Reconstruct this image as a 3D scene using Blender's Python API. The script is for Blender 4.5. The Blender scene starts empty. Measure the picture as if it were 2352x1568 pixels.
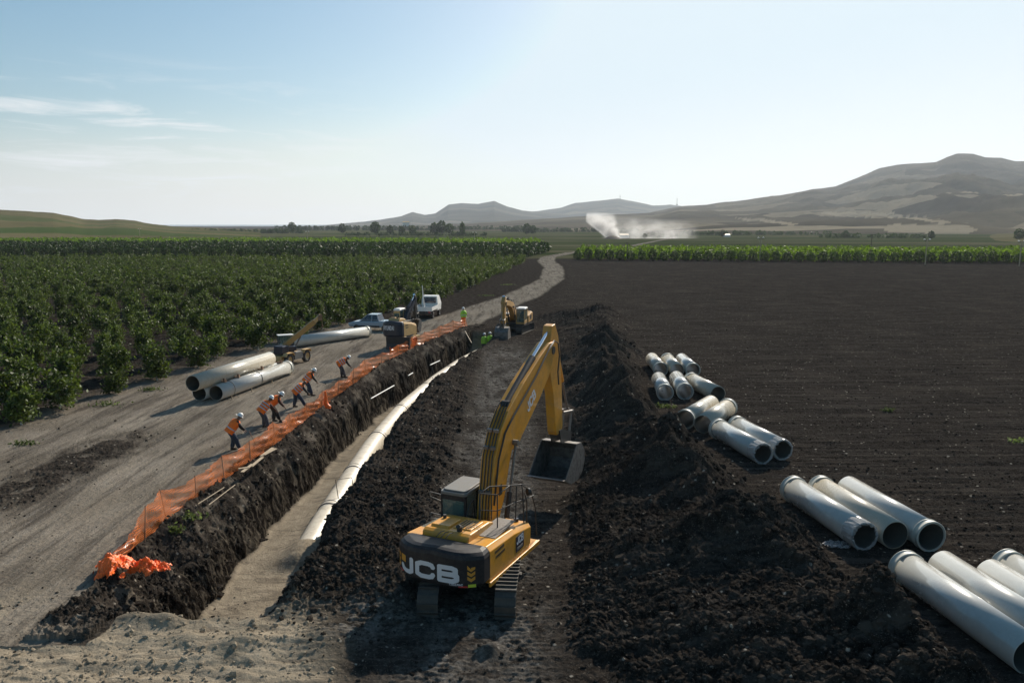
import bpy, math, random
import numpy as np
from mathutils import Vector, Matrix
R = math.radians
random.seed(7); rng = np.random.default_rng(11)
sc = bpy.context.scene
col = sc.collection
# ---------------------------------------------------------------- camera
H = 11.0; F = 1750.0; TILT = math.atan(268 / F)
cam_d = bpy.data.cameras.new('camera'); cam = bpy.data.objects.new('camera', cam_d); col.objects.link(cam)
cam_d.sensor_width = 36; cam_d.lens = 36 * F / 2352; cam_d.clip_start = .5; cam_d.clip_end = 120000
cam.location = (0, 0, H); cam.rotation_euler = (math.pi / 2 - TILT, 0, 0)
sc.camera = cam
# ---------------------------------------------------------------- light
SUN_AZ, SUN_EL = R(27), R(33)        # azimuth clockwise from +Y
w = bpy.data.worlds.new('World'); sc.world = w; w.use_nodes = True
wn = w.node_tree; wn.nodes.clear()
def N(t, typ, **kw):
    n = t.nodes.new(typ)
    for k, v in kw.items():
        if k in n.inputs: n.inputs[k].default_value = v
        else: setattr(n, k, v)
    return n
sky = N(wn, 'ShaderNodeTexSky', sky_type='NISHITA', sun_disc=False)
sky.sun_elevation = SUN_EL; sky.sun_rotation = SUN_AZ; sky.altitude = 100; sky.air_density = 1.0; sky.dust_density = 1.3; sky.ozone_density = 1.2
bgn = N(wn, 'ShaderNodeBackground', Strength=.065)
out = N(wn, 'ShaderNodeOutputWorld')
tc = N(wn, 'ShaderNodeTexCoord')
# thin cirrus clouds low in the left of the sky
mp = N(wn, 'ShaderNodeMapping'); mp.inputs['Scale'].default_value = (3.0, 3.0, 26.0); mp.inputs['Rotation'].default_value = (0, R(6), 0)
nz = N(wn, 'ShaderNodeTexNoise', Scale=2.2, Detail=9.0, Roughness=.62, Distortion=.7)
wn.links.new(tc.outputs['Generated'], mp.inputs[0]); wn.links.new(mp.outputs[0], nz.inputs['Vector'])
cr = N(wn, 'ShaderNodeMapRange'); cr.inputs['From Min'].default_value = .50; cr.inputs['From Max'].default_value = .70
wn.links.new(nz.outputs[0], cr.inputs[0])
sp = N(wn, 'ShaderNodeSeparateXYZ'); wn.links.new(tc.outputs['Generated'], sp.inputs[0])
mx = N(wn, 'ShaderNodeMapRange'); mx.inputs['From Min'].default_value = -.10; mx.inputs['From Max'].default_value = -.34
wn.links.new(sp.outputs[0], mx.inputs[0])
mz = N(wn, 'ShaderNodeMapRange'); mz.inputs['From Min'].default_value = .19; mz.inputs['From Max'].default_value = .11
wn.links.new(sp.outputs[2], mz.inputs[0])
m1 = N(wn, 'ShaderNodeMath', operation='MULTIPLY'); m2 = N(wn, 'ShaderNodeMath', operation='MULTIPLY')
wn.links.new(mx.outputs[0], m1.inputs[0]); wn.links.new(mz.outputs[0], m1.inputs[1])
wn.links.new(m1.outputs[0], m2.inputs[0]); wn.links.new(cr.outputs[0], m2.inputs[1])
mm = N(wn, 'ShaderNodeMixRGB'); mm.inputs['Color2'].default_value = (10.2, 10.4, 10.5, 1)
wn.links.new(m2.outputs[0], mm.inputs[0])
# pale air low over the horizon, wider towards the sun
hz = N(wn, 'ShaderNodeMapRange'); hz.inputs['From Min'].default_value = .27; hz.inputs['From Max'].default_value = -.02
hz.interpolation_type = 'SMOOTHSTEP'; hq = N(wn, 'ShaderNodeMapRange'); hq.inputs['From Min'].default_value = -.55; hq.inputs['From Max'].default_value = .6; hq.inputs['To Min'].default_value = 2.1; hq.inputs['To Max'].default_value = 1.0; wn.links.new(sp.outputs[0], hq.inputs[0])
hy = N(wn, 'ShaderNodeMath', operation='MULTIPLY'); wn.links.new(hq.outputs[0], hy.inputs[0]); wn.links.new(sp.outputs[2], hy.inputs[1]); wn.links.new(hy.outputs[0], hz.inputs[0])
hx = N(wn, 'ShaderNodeMapRange'); hx.inputs['From Min'].default_value = -.8; hx.inputs['From Max'].default_value = .7; hx.inputs['To Min'].default_value = .9; hx.inputs['To Max'].default_value = 1.0
wn.links.new(sp.outputs[0], hx.inputs[0])
hm = N(wn, 'ShaderNodeMath', operation='MULTIPLY', use_clamp=True); wn.links.new(hz.outputs[0], hm.inputs[0]); wn.links.new(hx.outputs[0], hm.inputs[1])
fd = N(wn, 'ShaderNodeVectorMath', operation='DOT_PRODUCT'); fd.inputs[1].default_value = (math.sin(R(12)), math.cos(R(12)), 0); wn.links.new(tc.outputs['Generated'], fd.inputs[0])
fr = N(wn, 'ShaderNodeMapRange'); fr.interpolation_type = 'SMOOTHSTEP'; fr.inputs['From Min'].default_value = -.1; fr.inputs['From Max'].default_value = .7; wn.links.new(fd.outputs['Value'], fr.inputs[0])
hm2 = N(wn, 'ShaderNodeMath', operation='MULTIPLY', use_clamp=True); wn.links.new(hm.outputs[0], hm2.inputs[0]); wn.links.new(fr.outputs[0], hm2.inputs[1]); hm = hm2
hmix = N(wn, 'ShaderNodeMixRGB'); hmix.inputs['Color2'].default_value = (10.7, 10.9, 10.8, 1)
wn.links.new(hm.outputs[0], hmix.inputs[0]); ss_ = N(wn, 'ShaderNodeHueSaturation', Saturation=1.3, Value=1.15); ss_.inputs['Hue'].default_value = .482; wn.links.new(sky.outputs[0], ss_.inputs['Color']); cap = N(wn, 'ShaderNodeMixRGB', blend_type='DARKEN'); cap.inputs[0].default_value = 1; cap.inputs['Color2'].default_value = (8.0, 9.4, 10.3, 1); wn.links.new(ss_.outputs[0], cap.inputs['Color1']); wn.links.new(cap.outputs[0], hmix.inputs['Color1']); wn.links.new(hmix.outputs[0], mm.inputs['Color1'])
wn.links.new(mm.outputs[0], bgn.inputs[0]); wn.links.new(bgn.outputs[0], out.inputs[0])
sd = bpy.data.lights.new('sun', 'SUN'); sun = bpy.data.objects.new('sun', sd); col.objects.link(sun)
sd.energy = 5.0; sd.angle = R(.53); sd.color = (1, .91, .78)
sv = Vector((math.sin(SUN_AZ) * math.cos(SUN_EL), math.cos(SUN_AZ) * math.cos(SUN_EL), math.sin(SUN_EL)))
sun.rotation_euler = sv.to_track_quat('Z', 'Y').to_euler()
sc.view_settings.view_transform = 'Standard'; sc.view_settings.look = 'None'; sc.view_settings.exposure = .48; sc.view_settings.gamma = 1
sc.cycles.volume_step_rate = 2.0; sc.cycles.max_bounces = 6; sc.cycles.transparent_max_bounces = 16
sc.cycles.volume_bounces = 0
# ---------------------------------------------------------------- helpers
def lin(r, g, b):
    f = lambda c: (c / 255 / 12.92) if c / 255 <= .04045 else ((c / 255 + .055) / 1.055) ** 2.4
    return (f(r), f(g), f(b), 1)
def tag(o, label=None, cat=None, group=None, kind=None):
    if label: o['label'] = label
    if cat: o['category'] = cat
    if group: o['group'] = group
    if kind: o['kind'] = kind
    return o
def empty(name, loc, rz=0, label=None, cat=None, group=None):
    o = bpy.data.objects.new(name, None); col.objects.link(o); o.location = loc; o.rotation_euler = (0, 0, rz)
    o.empty_display_size = .2
    return tag(o, label, cat, group)
def G(px, py, z=0.):
    "world point at height z seen at photo position (in the 2352 px wide view)"
    u = (px - 1176) / F; v = (784 - py) / F; c, s = math.cos(TILT), math.sin(TILT)
    d = (u, c + v * s, -s + v * c); k = (z - H) / d[2]
    return d[0] * k, d[1] * k
def MAT(name, color, rough=.6, metal=0., spec=.5, var=0., vscale=3., bump=0., bscale=30., dust=None, dustamt=0., coat=0.):
    m = bpy.data.materials.new(name); m.use_nodes = True; t = m.node_tree; p = t.nodes['Principled BSDF']
    p.inputs['Roughness'].default_value = rough; p.inputs['Metallic'].default_value = metal
    p.inputs['Specular IOR Level'].default_value = spec; p.inputs['Coat Weight'].default_value = coat
    p.inputs['Base Color'].default_value = color
    tcn = N(t, 'ShaderNodeTexCoord')
    last = None
    if var > 0:
        nn = N(t, 'ShaderNodeTexNoise', Scale=vscale, Detail=8., Roughness=.65)
        t.links.new(tcn.outputs['Object'], nn.inputs['Vector'])
        r = N(t, 'ShaderNodeMapRange'); r.inputs['From Min'].default_value = .3; r.inputs['From Max'].default_value = .7
        r.inputs['To Min'].default_value = 1 - var; r.inputs['To Max'].default_value = 1 + var
        t.links.new(nn.outputs[0], r.inputs[0])
        h = N(t, 'ShaderNodeHueSaturation'); h.inputs['Color'].default_value = color
        t.links.new(r.outputs[0], h.inputs['Value']); last = h.outputs[0]
    if dust is not None:
        n2 = N(t, 'ShaderNodeTexNoise', Scale=vscale * 1.7, Detail=10., Roughness=.75)
        t.links.new(tcn.outputs['Object'], n2.inputs['Vector'])
        r2 = N(t, 'ShaderNodeMapRange'); r2.inputs['From Min'].default_value = .45; r2.inputs['From Max'].default_value = .72
        r2.inputs['To Max'].default_value = dustamt
        t.links.new(n2.outputs[0], r2.inputs[0])
        mxx = N(t, 'ShaderNodeMixRGB'); mxx.inputs['Color1'].default_value = color; mxx.inputs['Color2'].default_value = dust
        if last: t.links.new(last, mxx.inputs['Color1'])
        t.links.new(r2.outputs[0], mxx.inputs[0]); last = mxx.outputs[0]
        r3 = N(t, 'ShaderNodeMapRange'); r3.inputs['To Min'].default_value = rough; r3.inputs['To Max'].default_value = min(1, rough + .45)
        t.links.new(r2.outputs[0], r3.inputs[0]); t.links.new(r3.outputs[0], p.inputs['Roughness'])
    if last: t.links.new(last, p.inputs['Base Color'])
    if bump > 0:
        n3 = N(t, 'ShaderNodeTexNoise', Scale=bscale, Detail=6., Roughness=.6); t.links.new(tcn.outputs['Object'], n3.inputs['Vector'])
        b = N(t, 'ShaderNodeBump', Strength=bump, Distance=.02); t.links.new(n3.outputs[0], b.inputs['Height']); t.links.new(b.outputs[0], p.inputs['Normal'])
    return m
class MB:
    def __init__(s): s.v = []; s.f = []; s.sm = []
    def add(s, vs, fs, smooth=False):
        o = len(s.v); s.v += [tuple(p) for p in vs]; s.f += [tuple(i + o for i in f) for f in fs]; s.sm += [smooth] * len(fs); return s
    def box(s, x0, x1, y0, y1, z0, z1, rz=0, piv=(0, 0), rx=0):
        vs = [(x, y, z) for z in (z0, z1) for x, y in ((x0, y0), (x1, y0), (x1, y1), (x0, y1))]
        if rz or rx:
            c = Vector(((x0 + x1) / 2, (y0 + y1) / 2, (z0 + z1) / 2)); M = Matrix.Rotation(rz, 3, 'Z') @ Matrix.Rotation(rx, 3, 'X')
            vs = [tuple(M @ (Vector(p) - c) + c) for p in vs]
        return s.add(vs, [(0, 3, 2, 1), (4, 5, 6, 7), (0, 1, 5, 4), (1, 2, 6, 5), (2, 3, 7, 6), (3, 0, 4, 7)])
    def prism(s, poly, x0, x1):
        "poly in (y,z), extruded along x"
        n = len(poly); a = sum(poly[i][0] * poly[(i + 1) % n][1] - poly[(i + 1) % n][0] * poly[i][1] for i in range(n))
        if a < 0: poly = poly[::-1]
        vs = [(x0, y, z) for y, z in poly] + [(x1, y, z) for y, z in poly]
        fs = [tuple(range(n - 1, -1, -1)), tuple(range(n, 2 * n))] + [(i, (i + 1) % n, n + (i + 1) % n, n + i) for i in range(n)]
        return s.add(vs, fs)
    def zprism(s, poly, z0, z1):
        n = len(poly); a = sum(poly[i][0] * poly[(i + 1) % n][1] - poly[(i + 1) % n][0] * poly[i][1] for i in range(n))
        if a < 0: poly = poly[::-1]
        vs = [(x, y, z0) for x, y in poly] + [(x, y, z1) for x, y in poly]
        fs = [tuple(range(n - 1, -1, -1)), tuple(range(n, 2 * n))] + [(i, (i + 1) % n, n + (i + 1) % n, n + i) for i in range(n)]
        return s.add(vs, fs)
    def tube(s, pts, r, n=8, cap=True):
        pts = [Vector(p) for p in pts]; rs = r if isinstance(r, (list, tuple)) else [r] * len(pts)
        rings = []; up = None
        for i, p in enumerate(pts):
            d = (pts[min(i + 1, len(pts) - 1)] - pts[max(i - 1, 0)]).normalized()
            if up is None: up = Vector((0, 0, 1)) if abs(d.z) < .9 else Vector((1, 0, 0))
            a = d.cross(up).normalized(); b = a.cross(d).normalized(); up = b
            rings.append([p + (a * math.cos(t) + b * math.sin(t)) * rs[i] for t in (2 * math.pi * k / n for k in range(n))])
        vs = [q for rg in rings for q in rg]; fs = []
        for i in range(len(rings) - 1):
            for k in range(n): fs.append((i * n + k, i * n + (k + 1) % n, (i + 1) * n + (k + 1) % n, (i + 1) * n + k))
        s.add(vs, fs, True)
        if cap:
            s.add(rings[0], [tuple(range(n - 1, -1, -1))]); s.add(rings[-1], [tuple(range(n))])
        return s
    def cyl(s, a, b, r, n=14): return s.tube([a, b], r, n)
    def lathe(s, prof, n=24, M=None, close=False):
        "prof = (r, z) list round local z"
        M = M or Matrix.Identity(4); vs = []; fs = []
        for r, z in prof:
            for k in range(n):
                t = 2 * math.pi * k / n; vs.append(M @ Vector((r * math.cos(t), r * math.sin(t), z)))
        m = len(prof)
        for i in range(m if close else m - 1):
            j = (i + 1) % m
            for k in range(n): fs.append((i * n + k, i * n + (k + 1) % n, j * n + (k + 1) % n, j * n + k))
        return s.add(vs, fs, True)
    def build(s, name, mat, parent=None, bevel=0, loc=None, rz=0, rot=None):
        me = bpy.data.meshes.new(name); me.from_pydata(s.v, [], s.f); me.polygons.foreach_set('use_smooth', s.sm); me.update()
        me.materials.append(mat); o = bpy.data.objects.new(name, me); col.objects.link(o)
        if parent: o.parent = parent
        if loc is not None: o.location = loc
        if rz: o.rotation_euler = (0, 0, rz)
        if rot is not None: o.rotation_euler = rot
        if bevel:
            b = o.modifiers.new('bevel', 'BEVEL'); b.width = bevel; b.segments = 2; b.limit_method = 'ANGLE'; b.angle_limit = R(35); b.harden_normals = False
        return o
def np_mesh(name, V, Fq, mat, smooth=False, parent=None, attrs=None):
    "V (n,3), Fq (m,k) arrays"
    me = bpy.data.meshes.new(name); V = np.asarray(V, np.float32); Fq = np.asarray(Fq, np.int32); k = Fq.shape[1]
    me.vertices.add(len(V)); me.vertices.foreach_set('co', V.ravel())
    me.loops.add(Fq.size); me.loops.foreach_set('vertex_index', Fq.ravel())
    me.polygons.add(len(Fq)); me.polygons.foreach_set('loop_start', np.arange(0, Fq.size, k, dtype=np.int32))
    me.polygons.foreach_set('use_smooth', np.full(len(Fq), smooth)); 
    me.update(calc_edges=True)
    if attrs:
        for an, arr in attrs.items():
            a = me.attributes.new(an, 'FLOAT_COLOR', 'POINT'); a.data.foreach_set('color', np.asarray(arr, np.float32).ravel())
    if mat: me.materials.append(mat)
    o = bpy.data.objects.new(name, me); col.objects.link(o)
    if parent: o.parent = parent
    return o
# ---------------------------------------------------------------- noise
_perm = rng.permutation(512); _perm = np.concatenate([_perm, _perm]); _ga = rng.uniform(0, 2 * np.pi, 512); _gx, _gy = np.cos(_ga), np.sin(_ga)
def perlin(x, y):
    xi = np.floor(x).astype(np.int64); yi = np.floor(y).astype(np.int64); xf = x - xi; yf = y - yi; xi &= 511; yi &= 511
    u = xf * xf * xf * (xf * (xf * 6 - 15) + 10); v = yf * yf * yf * (yf * (yf * 6 - 15) + 10)
    def g(a, b, dx, dy):
        h = _perm[(_perm[a & 511] + b) & 511]; return _gx[h] * dx + _gy[h] * dy
    n0 = g(xi, yi, xf, yf); n1 = g(xi + 1, yi, xf - 1, yf); n2 = g(xi, yi + 1, xf, yf - 1); n3 = g(xi + 1, yi + 1, xf - 1, yf - 1)
    return (n0 + u * (n1 - n0)) * (1 - v) + (n2 + u * (n3 - n2)) * v
def fbm(x, y, o=4, g=.5):
    s = 0; a = 1; 
    for i in range(o): s = s + a * perlin(x * 2 ** i + 17.3 * i, y * 2 ** i + 9.1 * i); a *= g
    return s
def ridged(x, y, o=3):
    s = 0; a = 1
    for i in range(o): s = s + a * (1 - 2 * np.abs(perlin(x * 2 ** i + 31.7 * i, y * 2 ** i + 5.3 * i))); a *= .5
    return s / 1.75
def sst(a, b, x):
    t = np.clip((x - a) / (b - a), 0, 1); return t * t * (3 - 2 * t)
I = np.interp
# ---------------------------------------------------------------- the lie of the land
PY = [15, 25, 30, 36.5, 45, 53.7, 63.8, 72, 80, 90]; PX = [-8.9, -8.85, -8.8, -8.6, -8.4, -7.9, -6.5, -4.9, -2.7, .5]
def pipe_x(y): return I(y, PY, PX)
def floor_l(y): return pipe_x(y) - I(y, [20, 30, 45, 60, 80], [2.3, 2.2, 1.9, 1.35, 1.1])
def lip_r(y): return I(y, [15, 20, 25, 32, 43, 53, 60, 67, 75, 82], [-6.6, -6.95, -6.9, -6.85, -6.6, -5.5, -4.3, -2.9, -1.7, -1.2])
RDY = [8, 20, 40, 60, 75, 90, 105, 120, 157, 200, 235, 265, 306, 400, 700]
RDX = [-19, -18.3, -18, -16, -11.2, -5.8, -2.2, 1.8, 8.3, 10.8, 10.4, 12.6, 24, 62, 150]
RDW = [7, 6.2, 5.6, 4.7, 4.3, 3.4, 3.0, 2.8, 2.5, 2.5, 2.6, 2.6, 2.4, 2, 2]
def terrain(x, y, fine=True):
    "returns height and zone weights"
    wob = fbm(x * .35, y * .35, 3) * .55
    xw = x + wob
    FL = floor_l(y); PXX = pipe_x(y); LR = lip_r(y)
    inT = sst(19.9, 22.2, y + wob * .8) * (1 - sst(76.5, 79.5, y))
    a = np.interp  # cross profile
    d0 = FL - 2.0; d1 = FL - .5; zl = I(y, [25, 35, 50, 80], [1.75, 1.5, .98, .85]); d2 = FL - .12; d3 = PXX + .80; d4 = LR + .15; d5 = LR + .65
    t = np.zeros_like(x)
    t = np.where((xw > d0) & (xw <= d1), -zl * ((xw - d0) / (d1 - d0)) ** 1.25 , t)
    t = np.where((xw > d1) & (xw <= d2), -zl - (2.7 - zl) * (xw - d1) / (d2 - d1), t)
    t = np.where((xw > d2) & (xw <= d3), -2.7 - .1 * sst(0, 1, (xw - d2) / .4) , t)
    up = (xw - d3) / (d4 - d3)
    t = np.where((xw > d3) & (xw <= d4), -2.8 + 2.65 * np.clip(up, 0, 1) ** 1.9, t)
    t = np.where((xw > d4) & (xw <= d5), -.15 + .35 * sst(0, 1, (xw - d4) / (d5 - d4)), t)
    bank = .2 * (1 - sst(0, 3.2, xw - d5)) * sst(21, 24, y)
    t = np.where(xw > d5, bank, t)
    trench = np.where(xw < d5, t * inT, bank * (1 - sst(80, 84, y)))
    # spoil ridge on the right
    cx = I(y, [10, 15, 20, 25, 35, 45, 55, 70, 84, 95], [9.6, 9.4, 8.6, 7.4, 6.5, 6.5, 7.0, 8.6, 10.4, 11])
    lx = I(y, [10, 20, 27, 39, 57, 95], [1.9, 1.9, 2.1, 3.0, 3.6, 5.0])
    rx = I(y, [10, 17, 22, 27, 39, 45, 52, 60, 90], [11.4, 11.3, 10.8, 10.0, 8.6, 8.5, 9.2, 10.2, 13.5])
    hr = I(y, [5, 14, 25, 40, 60, 72, 80, 87, 91], [1.3, 1.45, 1.8, 1.9, 1.75, 1.4, 1.25, 1.05, 0]) * (1 + .26 * np.sin(y * .85 + .8 * np.sin(y * .31)) + .10 * np.sin(y * 2.1 + 1.3))
    wx = x + fbm(x * .3 + 40, y * .3, 3) * 1.1
    rl = np.clip((wx - lx) / (cx - lx), 0, 1); rr = np.clip((rx - wx) / (rx - cx), 0, 1)
    ridge = hr * (np.minimum(rl, rr) ** 1.15) * (1 + .50 * fbm(x * .45, y * .55, 3))
    ridge_m = sst(0, .12, np.minimum(rl, rr)) * sst(91, 86, y)
    ridge = ridge * sst(91, 87, y)
    # heaps right at the trench head beyond, and loose earth between trench and haul strip
    loose_b = sst(-.2, .6, x - LR) * sst(-2.2, -3.4, x) * sst(19.5, 22, y) * (1 - sst(66, 74, y))
    humps = loose_b * (.32 * (fbm(x * .45 + 9, y * .4, 3) + .55))
    # zones
    rc = I(y, RDY, RDX); rw = I(y, RDY, RDW)
    dr = np.abs(x - rc + fbm(x * .15 + 3, y * .1, 2) * np.where(y > 90, .35, 1.2)) / rw
    road = 1 - sst(.85, 1.15, dr)
    corridor = sst(-29.5, -26, x + I(y, [20, 45, 57, 70, 88, 111, 130], [0, 0, -2.5, -4.5, -9.5, -15, -18])) * sst(.4, 0, xw - d0) * (1 - sst(84, 90, y))
    road = np.maximum(road, corridor * .82)
    road = road * np.where((y > 19.5) & (y < 83), sst(.15, -.35, xw - d0), 1.0)
    road = np.maximum(road, ((xw > d0 - .3) & (xw < d1 + .3)) * (y > 19) * (y < 84) * np.clip((fbm(x * 1.1 + 8, y * .7, 4) - .12) * 2.2, 0, .55))
    # darker torn strip in the yard and wheel ruts
    strip = np.exp(-(((x + 20.4 + (y - 33) * -.06) / 1.7) ** 2)) * np.exp(-(((y - 33.5) / 6.0) ** 4)) * (fbm(x * 1.2, y * .8, 3) + .9)
    strip = np.clip(strip * 1.4, 0, 1)
    apron = (1 - sst(18.9, 22.2, y + 1.5 * wob)) * sst(-26, -17, x) * (1 - sst(-6.2, -3.8, x + fbm(x * .5, y * .5, 2)))
    apron = apron * (1 - ((xw > d0 - 1.2) & (xw < d2 + .2) & (y > 18.7)) * 1.0)
    floor = sst(d2 - .05, d2 + .25, xw) * (1 - sst(d3 - .1, d3 + .5, xw)) * sst(21.5, 23.5, y) * (1 - sst(76, 80, y))
    sand = np.clip(np.maximum(apron * 1.05, floor), 0, 1)
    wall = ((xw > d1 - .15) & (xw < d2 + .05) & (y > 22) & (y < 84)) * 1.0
    haul = np.exp(-((x + 1.1 - I(y, [15, 30, 60], [.0, .2, .6])) / 1.9) ** 4) * (1 - sst(62, 75, y))
    haul = haul * sst(-.55, .5, fbm(x * .7 + 5, y * .35, 3) + .15)
    haul = np.maximum(haul, np.exp(-(((x + 4.3) / 1.5) ** 2 + ((y - 19.9 - .25 * (x + 4.3)) / 1.3) ** 2)) * 1.2 * (fbm(x * .9, y * .9, 3) > -.25)) if True else haul
    orchard = sst(0, 2, I(y, [20, 49, 57, 70, 88, 111, 220, 250, 260], [-27, -26.5, -24.5, -22.0, -17.2, -11.5, 3.2, 4, -400]) - x)
    field = sst(0, 1.5, x - I(y, [10, 22, 27, 39, 45, 52, 60, 90, 105, 157, 208, 235, 260, 300], [11.4, 10.8, 10, 8.6, 8.5, 9.2, 10.2, 13, 4.5, 11, 14, 14, 16, 26]))
    field = field * (1 - sst(I(x, [19, 145], [236, 214]), I(x, [19, 145], [237, 215]), y))
    shoulder = sst(86, 92, y) * (1 - field) * (1 - road) * (1 - orchard) * (1 - sst(240, 260, y))
    z = trench + ridge + humps
    if fine:
        loose = np.clip(ridge_m + (xw > d0) * (xw < d2) * (y > 19) * (y < 84) * 1.0 + loose_b + ((xw > d3) & (xw < d5 + .5)) * inT, 0, 1)
        n1 = ridged(x * 1.5, y * 1.5, 2); n2 = perlin(x * 5.2, y * 5.2); n3 = perlin(x * 11, y * 11)
        fade = 1 - sst(80, 220, y)
        cl = .15 * n1 + .12 * np.abs(n2) * 1.6 + .07 * n3 + .16 * np.abs(perlin(x * 1.9 + 4, y * 2.3)) + .05 * np.abs(perlin(x * 19, y * 19))
        z = z + loose * (cl + .08 * fbm(x * .9, y * .9, 2)) * fade
        z = z + (1 - loose) * (1 - road) * (1 - sand) * fade * (.022 * n1 + .045 * n2 + .02 * n3)
        # plough lines (field) and planting ridges (orchard)
        z = z + field * fade * (.03 * np.sin(y * 2 * np.pi / .62 + 3.5 * fbm(x * .12, y * .3, 3) + .01 * x) * np.clip(.5 + 1.6 * fbm(x * .25, y * .5, 2), .1, 1) + .05 * perlin(x * .5, y * 2.2) + .03 * np.abs(perlin(x * 3.1, y * 4.3)))
        z = z + orchard * .16 * np.cos((y + .10 * x) * 2 * np.pi / 4.6) 
        # ruts along the yard and road
        lat = x - rc
        ruts = np.sin(lat * 2.3 + 1.7 * fbm(x * .05, y * .06, 2) * 4) * .5 + perlin(lat * 2.2, y * .12) 
        z = z + road * (.035 * ruts + .02 * n2 + .028 * np.abs(n3) + .03 * perlin(lat * 4.1, y * .6) * np.clip(.4 + 2 * perlin(x * .25, y * .2), 0, 1)) * (1 - sst(120, 300, y))
        z = z + strip * .10 * (n1 * .6 + np.abs(n2) * 1.5)
        msk_ = np.clip(.3 + 1.8 * fbm(x * .6, y * .8, 2), 0, 1); z = z + apron * (.13 * fbm(x * .45 + 2, y * 1.1, 4) + msk_ * (.04 * np.abs(n2) + .022 * n3) + .06 * np.clip(perlin(x * 1.3, y * 2.2) * 2, 0, 1))
        z = z + haul * (.022 * np.sin(y * 2 * np.pi / .21 + 3 * fbm(x * .8, y * .5, 2)) * (np.abs(x + .9) > .7) - .03 + .03 * n2)
        z = z + floor * (.03 * fbm(x * .7, y * .5, 3) + .30 * np.exp(-((x - PXX) / .95) ** 2) * sst(28, 32, y) + .42 * np.exp(-((x - PXX) / .8) ** 2) * sst(28.6, 29.6, y) * sst(32.5, 30.0, y) + .012 * n2)
        st = wall * (.10 * perlin(x * .8, y * 3.1))
        z = z + st
        for bx, by, br, bh in ((-7.2, 18.7, .75, .3), (-8.6, 18.9, .5, .2), (-4.9, 19.0, 1.0, .25), (-9.8, 20.2, .6, .3), (-10.7, 20.4, .55, .3), (-8.4, 20.5, .5, .3), (-.6, 18.4, .3, .28)):
            z = z + bh * np.exp(-((x - bx) ** 2 + ((y - by) * 1.3) ** 2) / br ** 2)
        for bx, by, br, bh in ((10.6, 86.5, 2.0, .75), (7.2, 87.5, 2.2, .7), (4.4, 88.5, 1.8, .55), (6.0, 82.0, 1.6, .4)):
            z = z + bh * (1 + .5 * n1) * np.exp(-((x - bx) ** 2 + (y - by) ** 2) / br ** 2)
        for bx, by, br in ((4.6, 19.6, 1.2), (3.9, 23.0, 1.0), (5.6, 30.0, 1.4), (6.0, 38, 1.5)):
            z = z + .35 * np.exp(-((x - bx) ** 2 + (y - by) ** 2) / br ** 2)
    zone = dict(road=road, sand=sand, wall=wall, haul=haul, strip=strip, orchard=orchard, field=field, ridge=ridge_m, inT=((xw > d0) & (xw < d5)) * inT, apron=apron, shoulder=shoulder, loose_b=loose_b)
    return z, zone
def gz(x, y):
    z, _ = terrain(np.array([float(x)]), np.array([float(y)])); return float(z[0])
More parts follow.
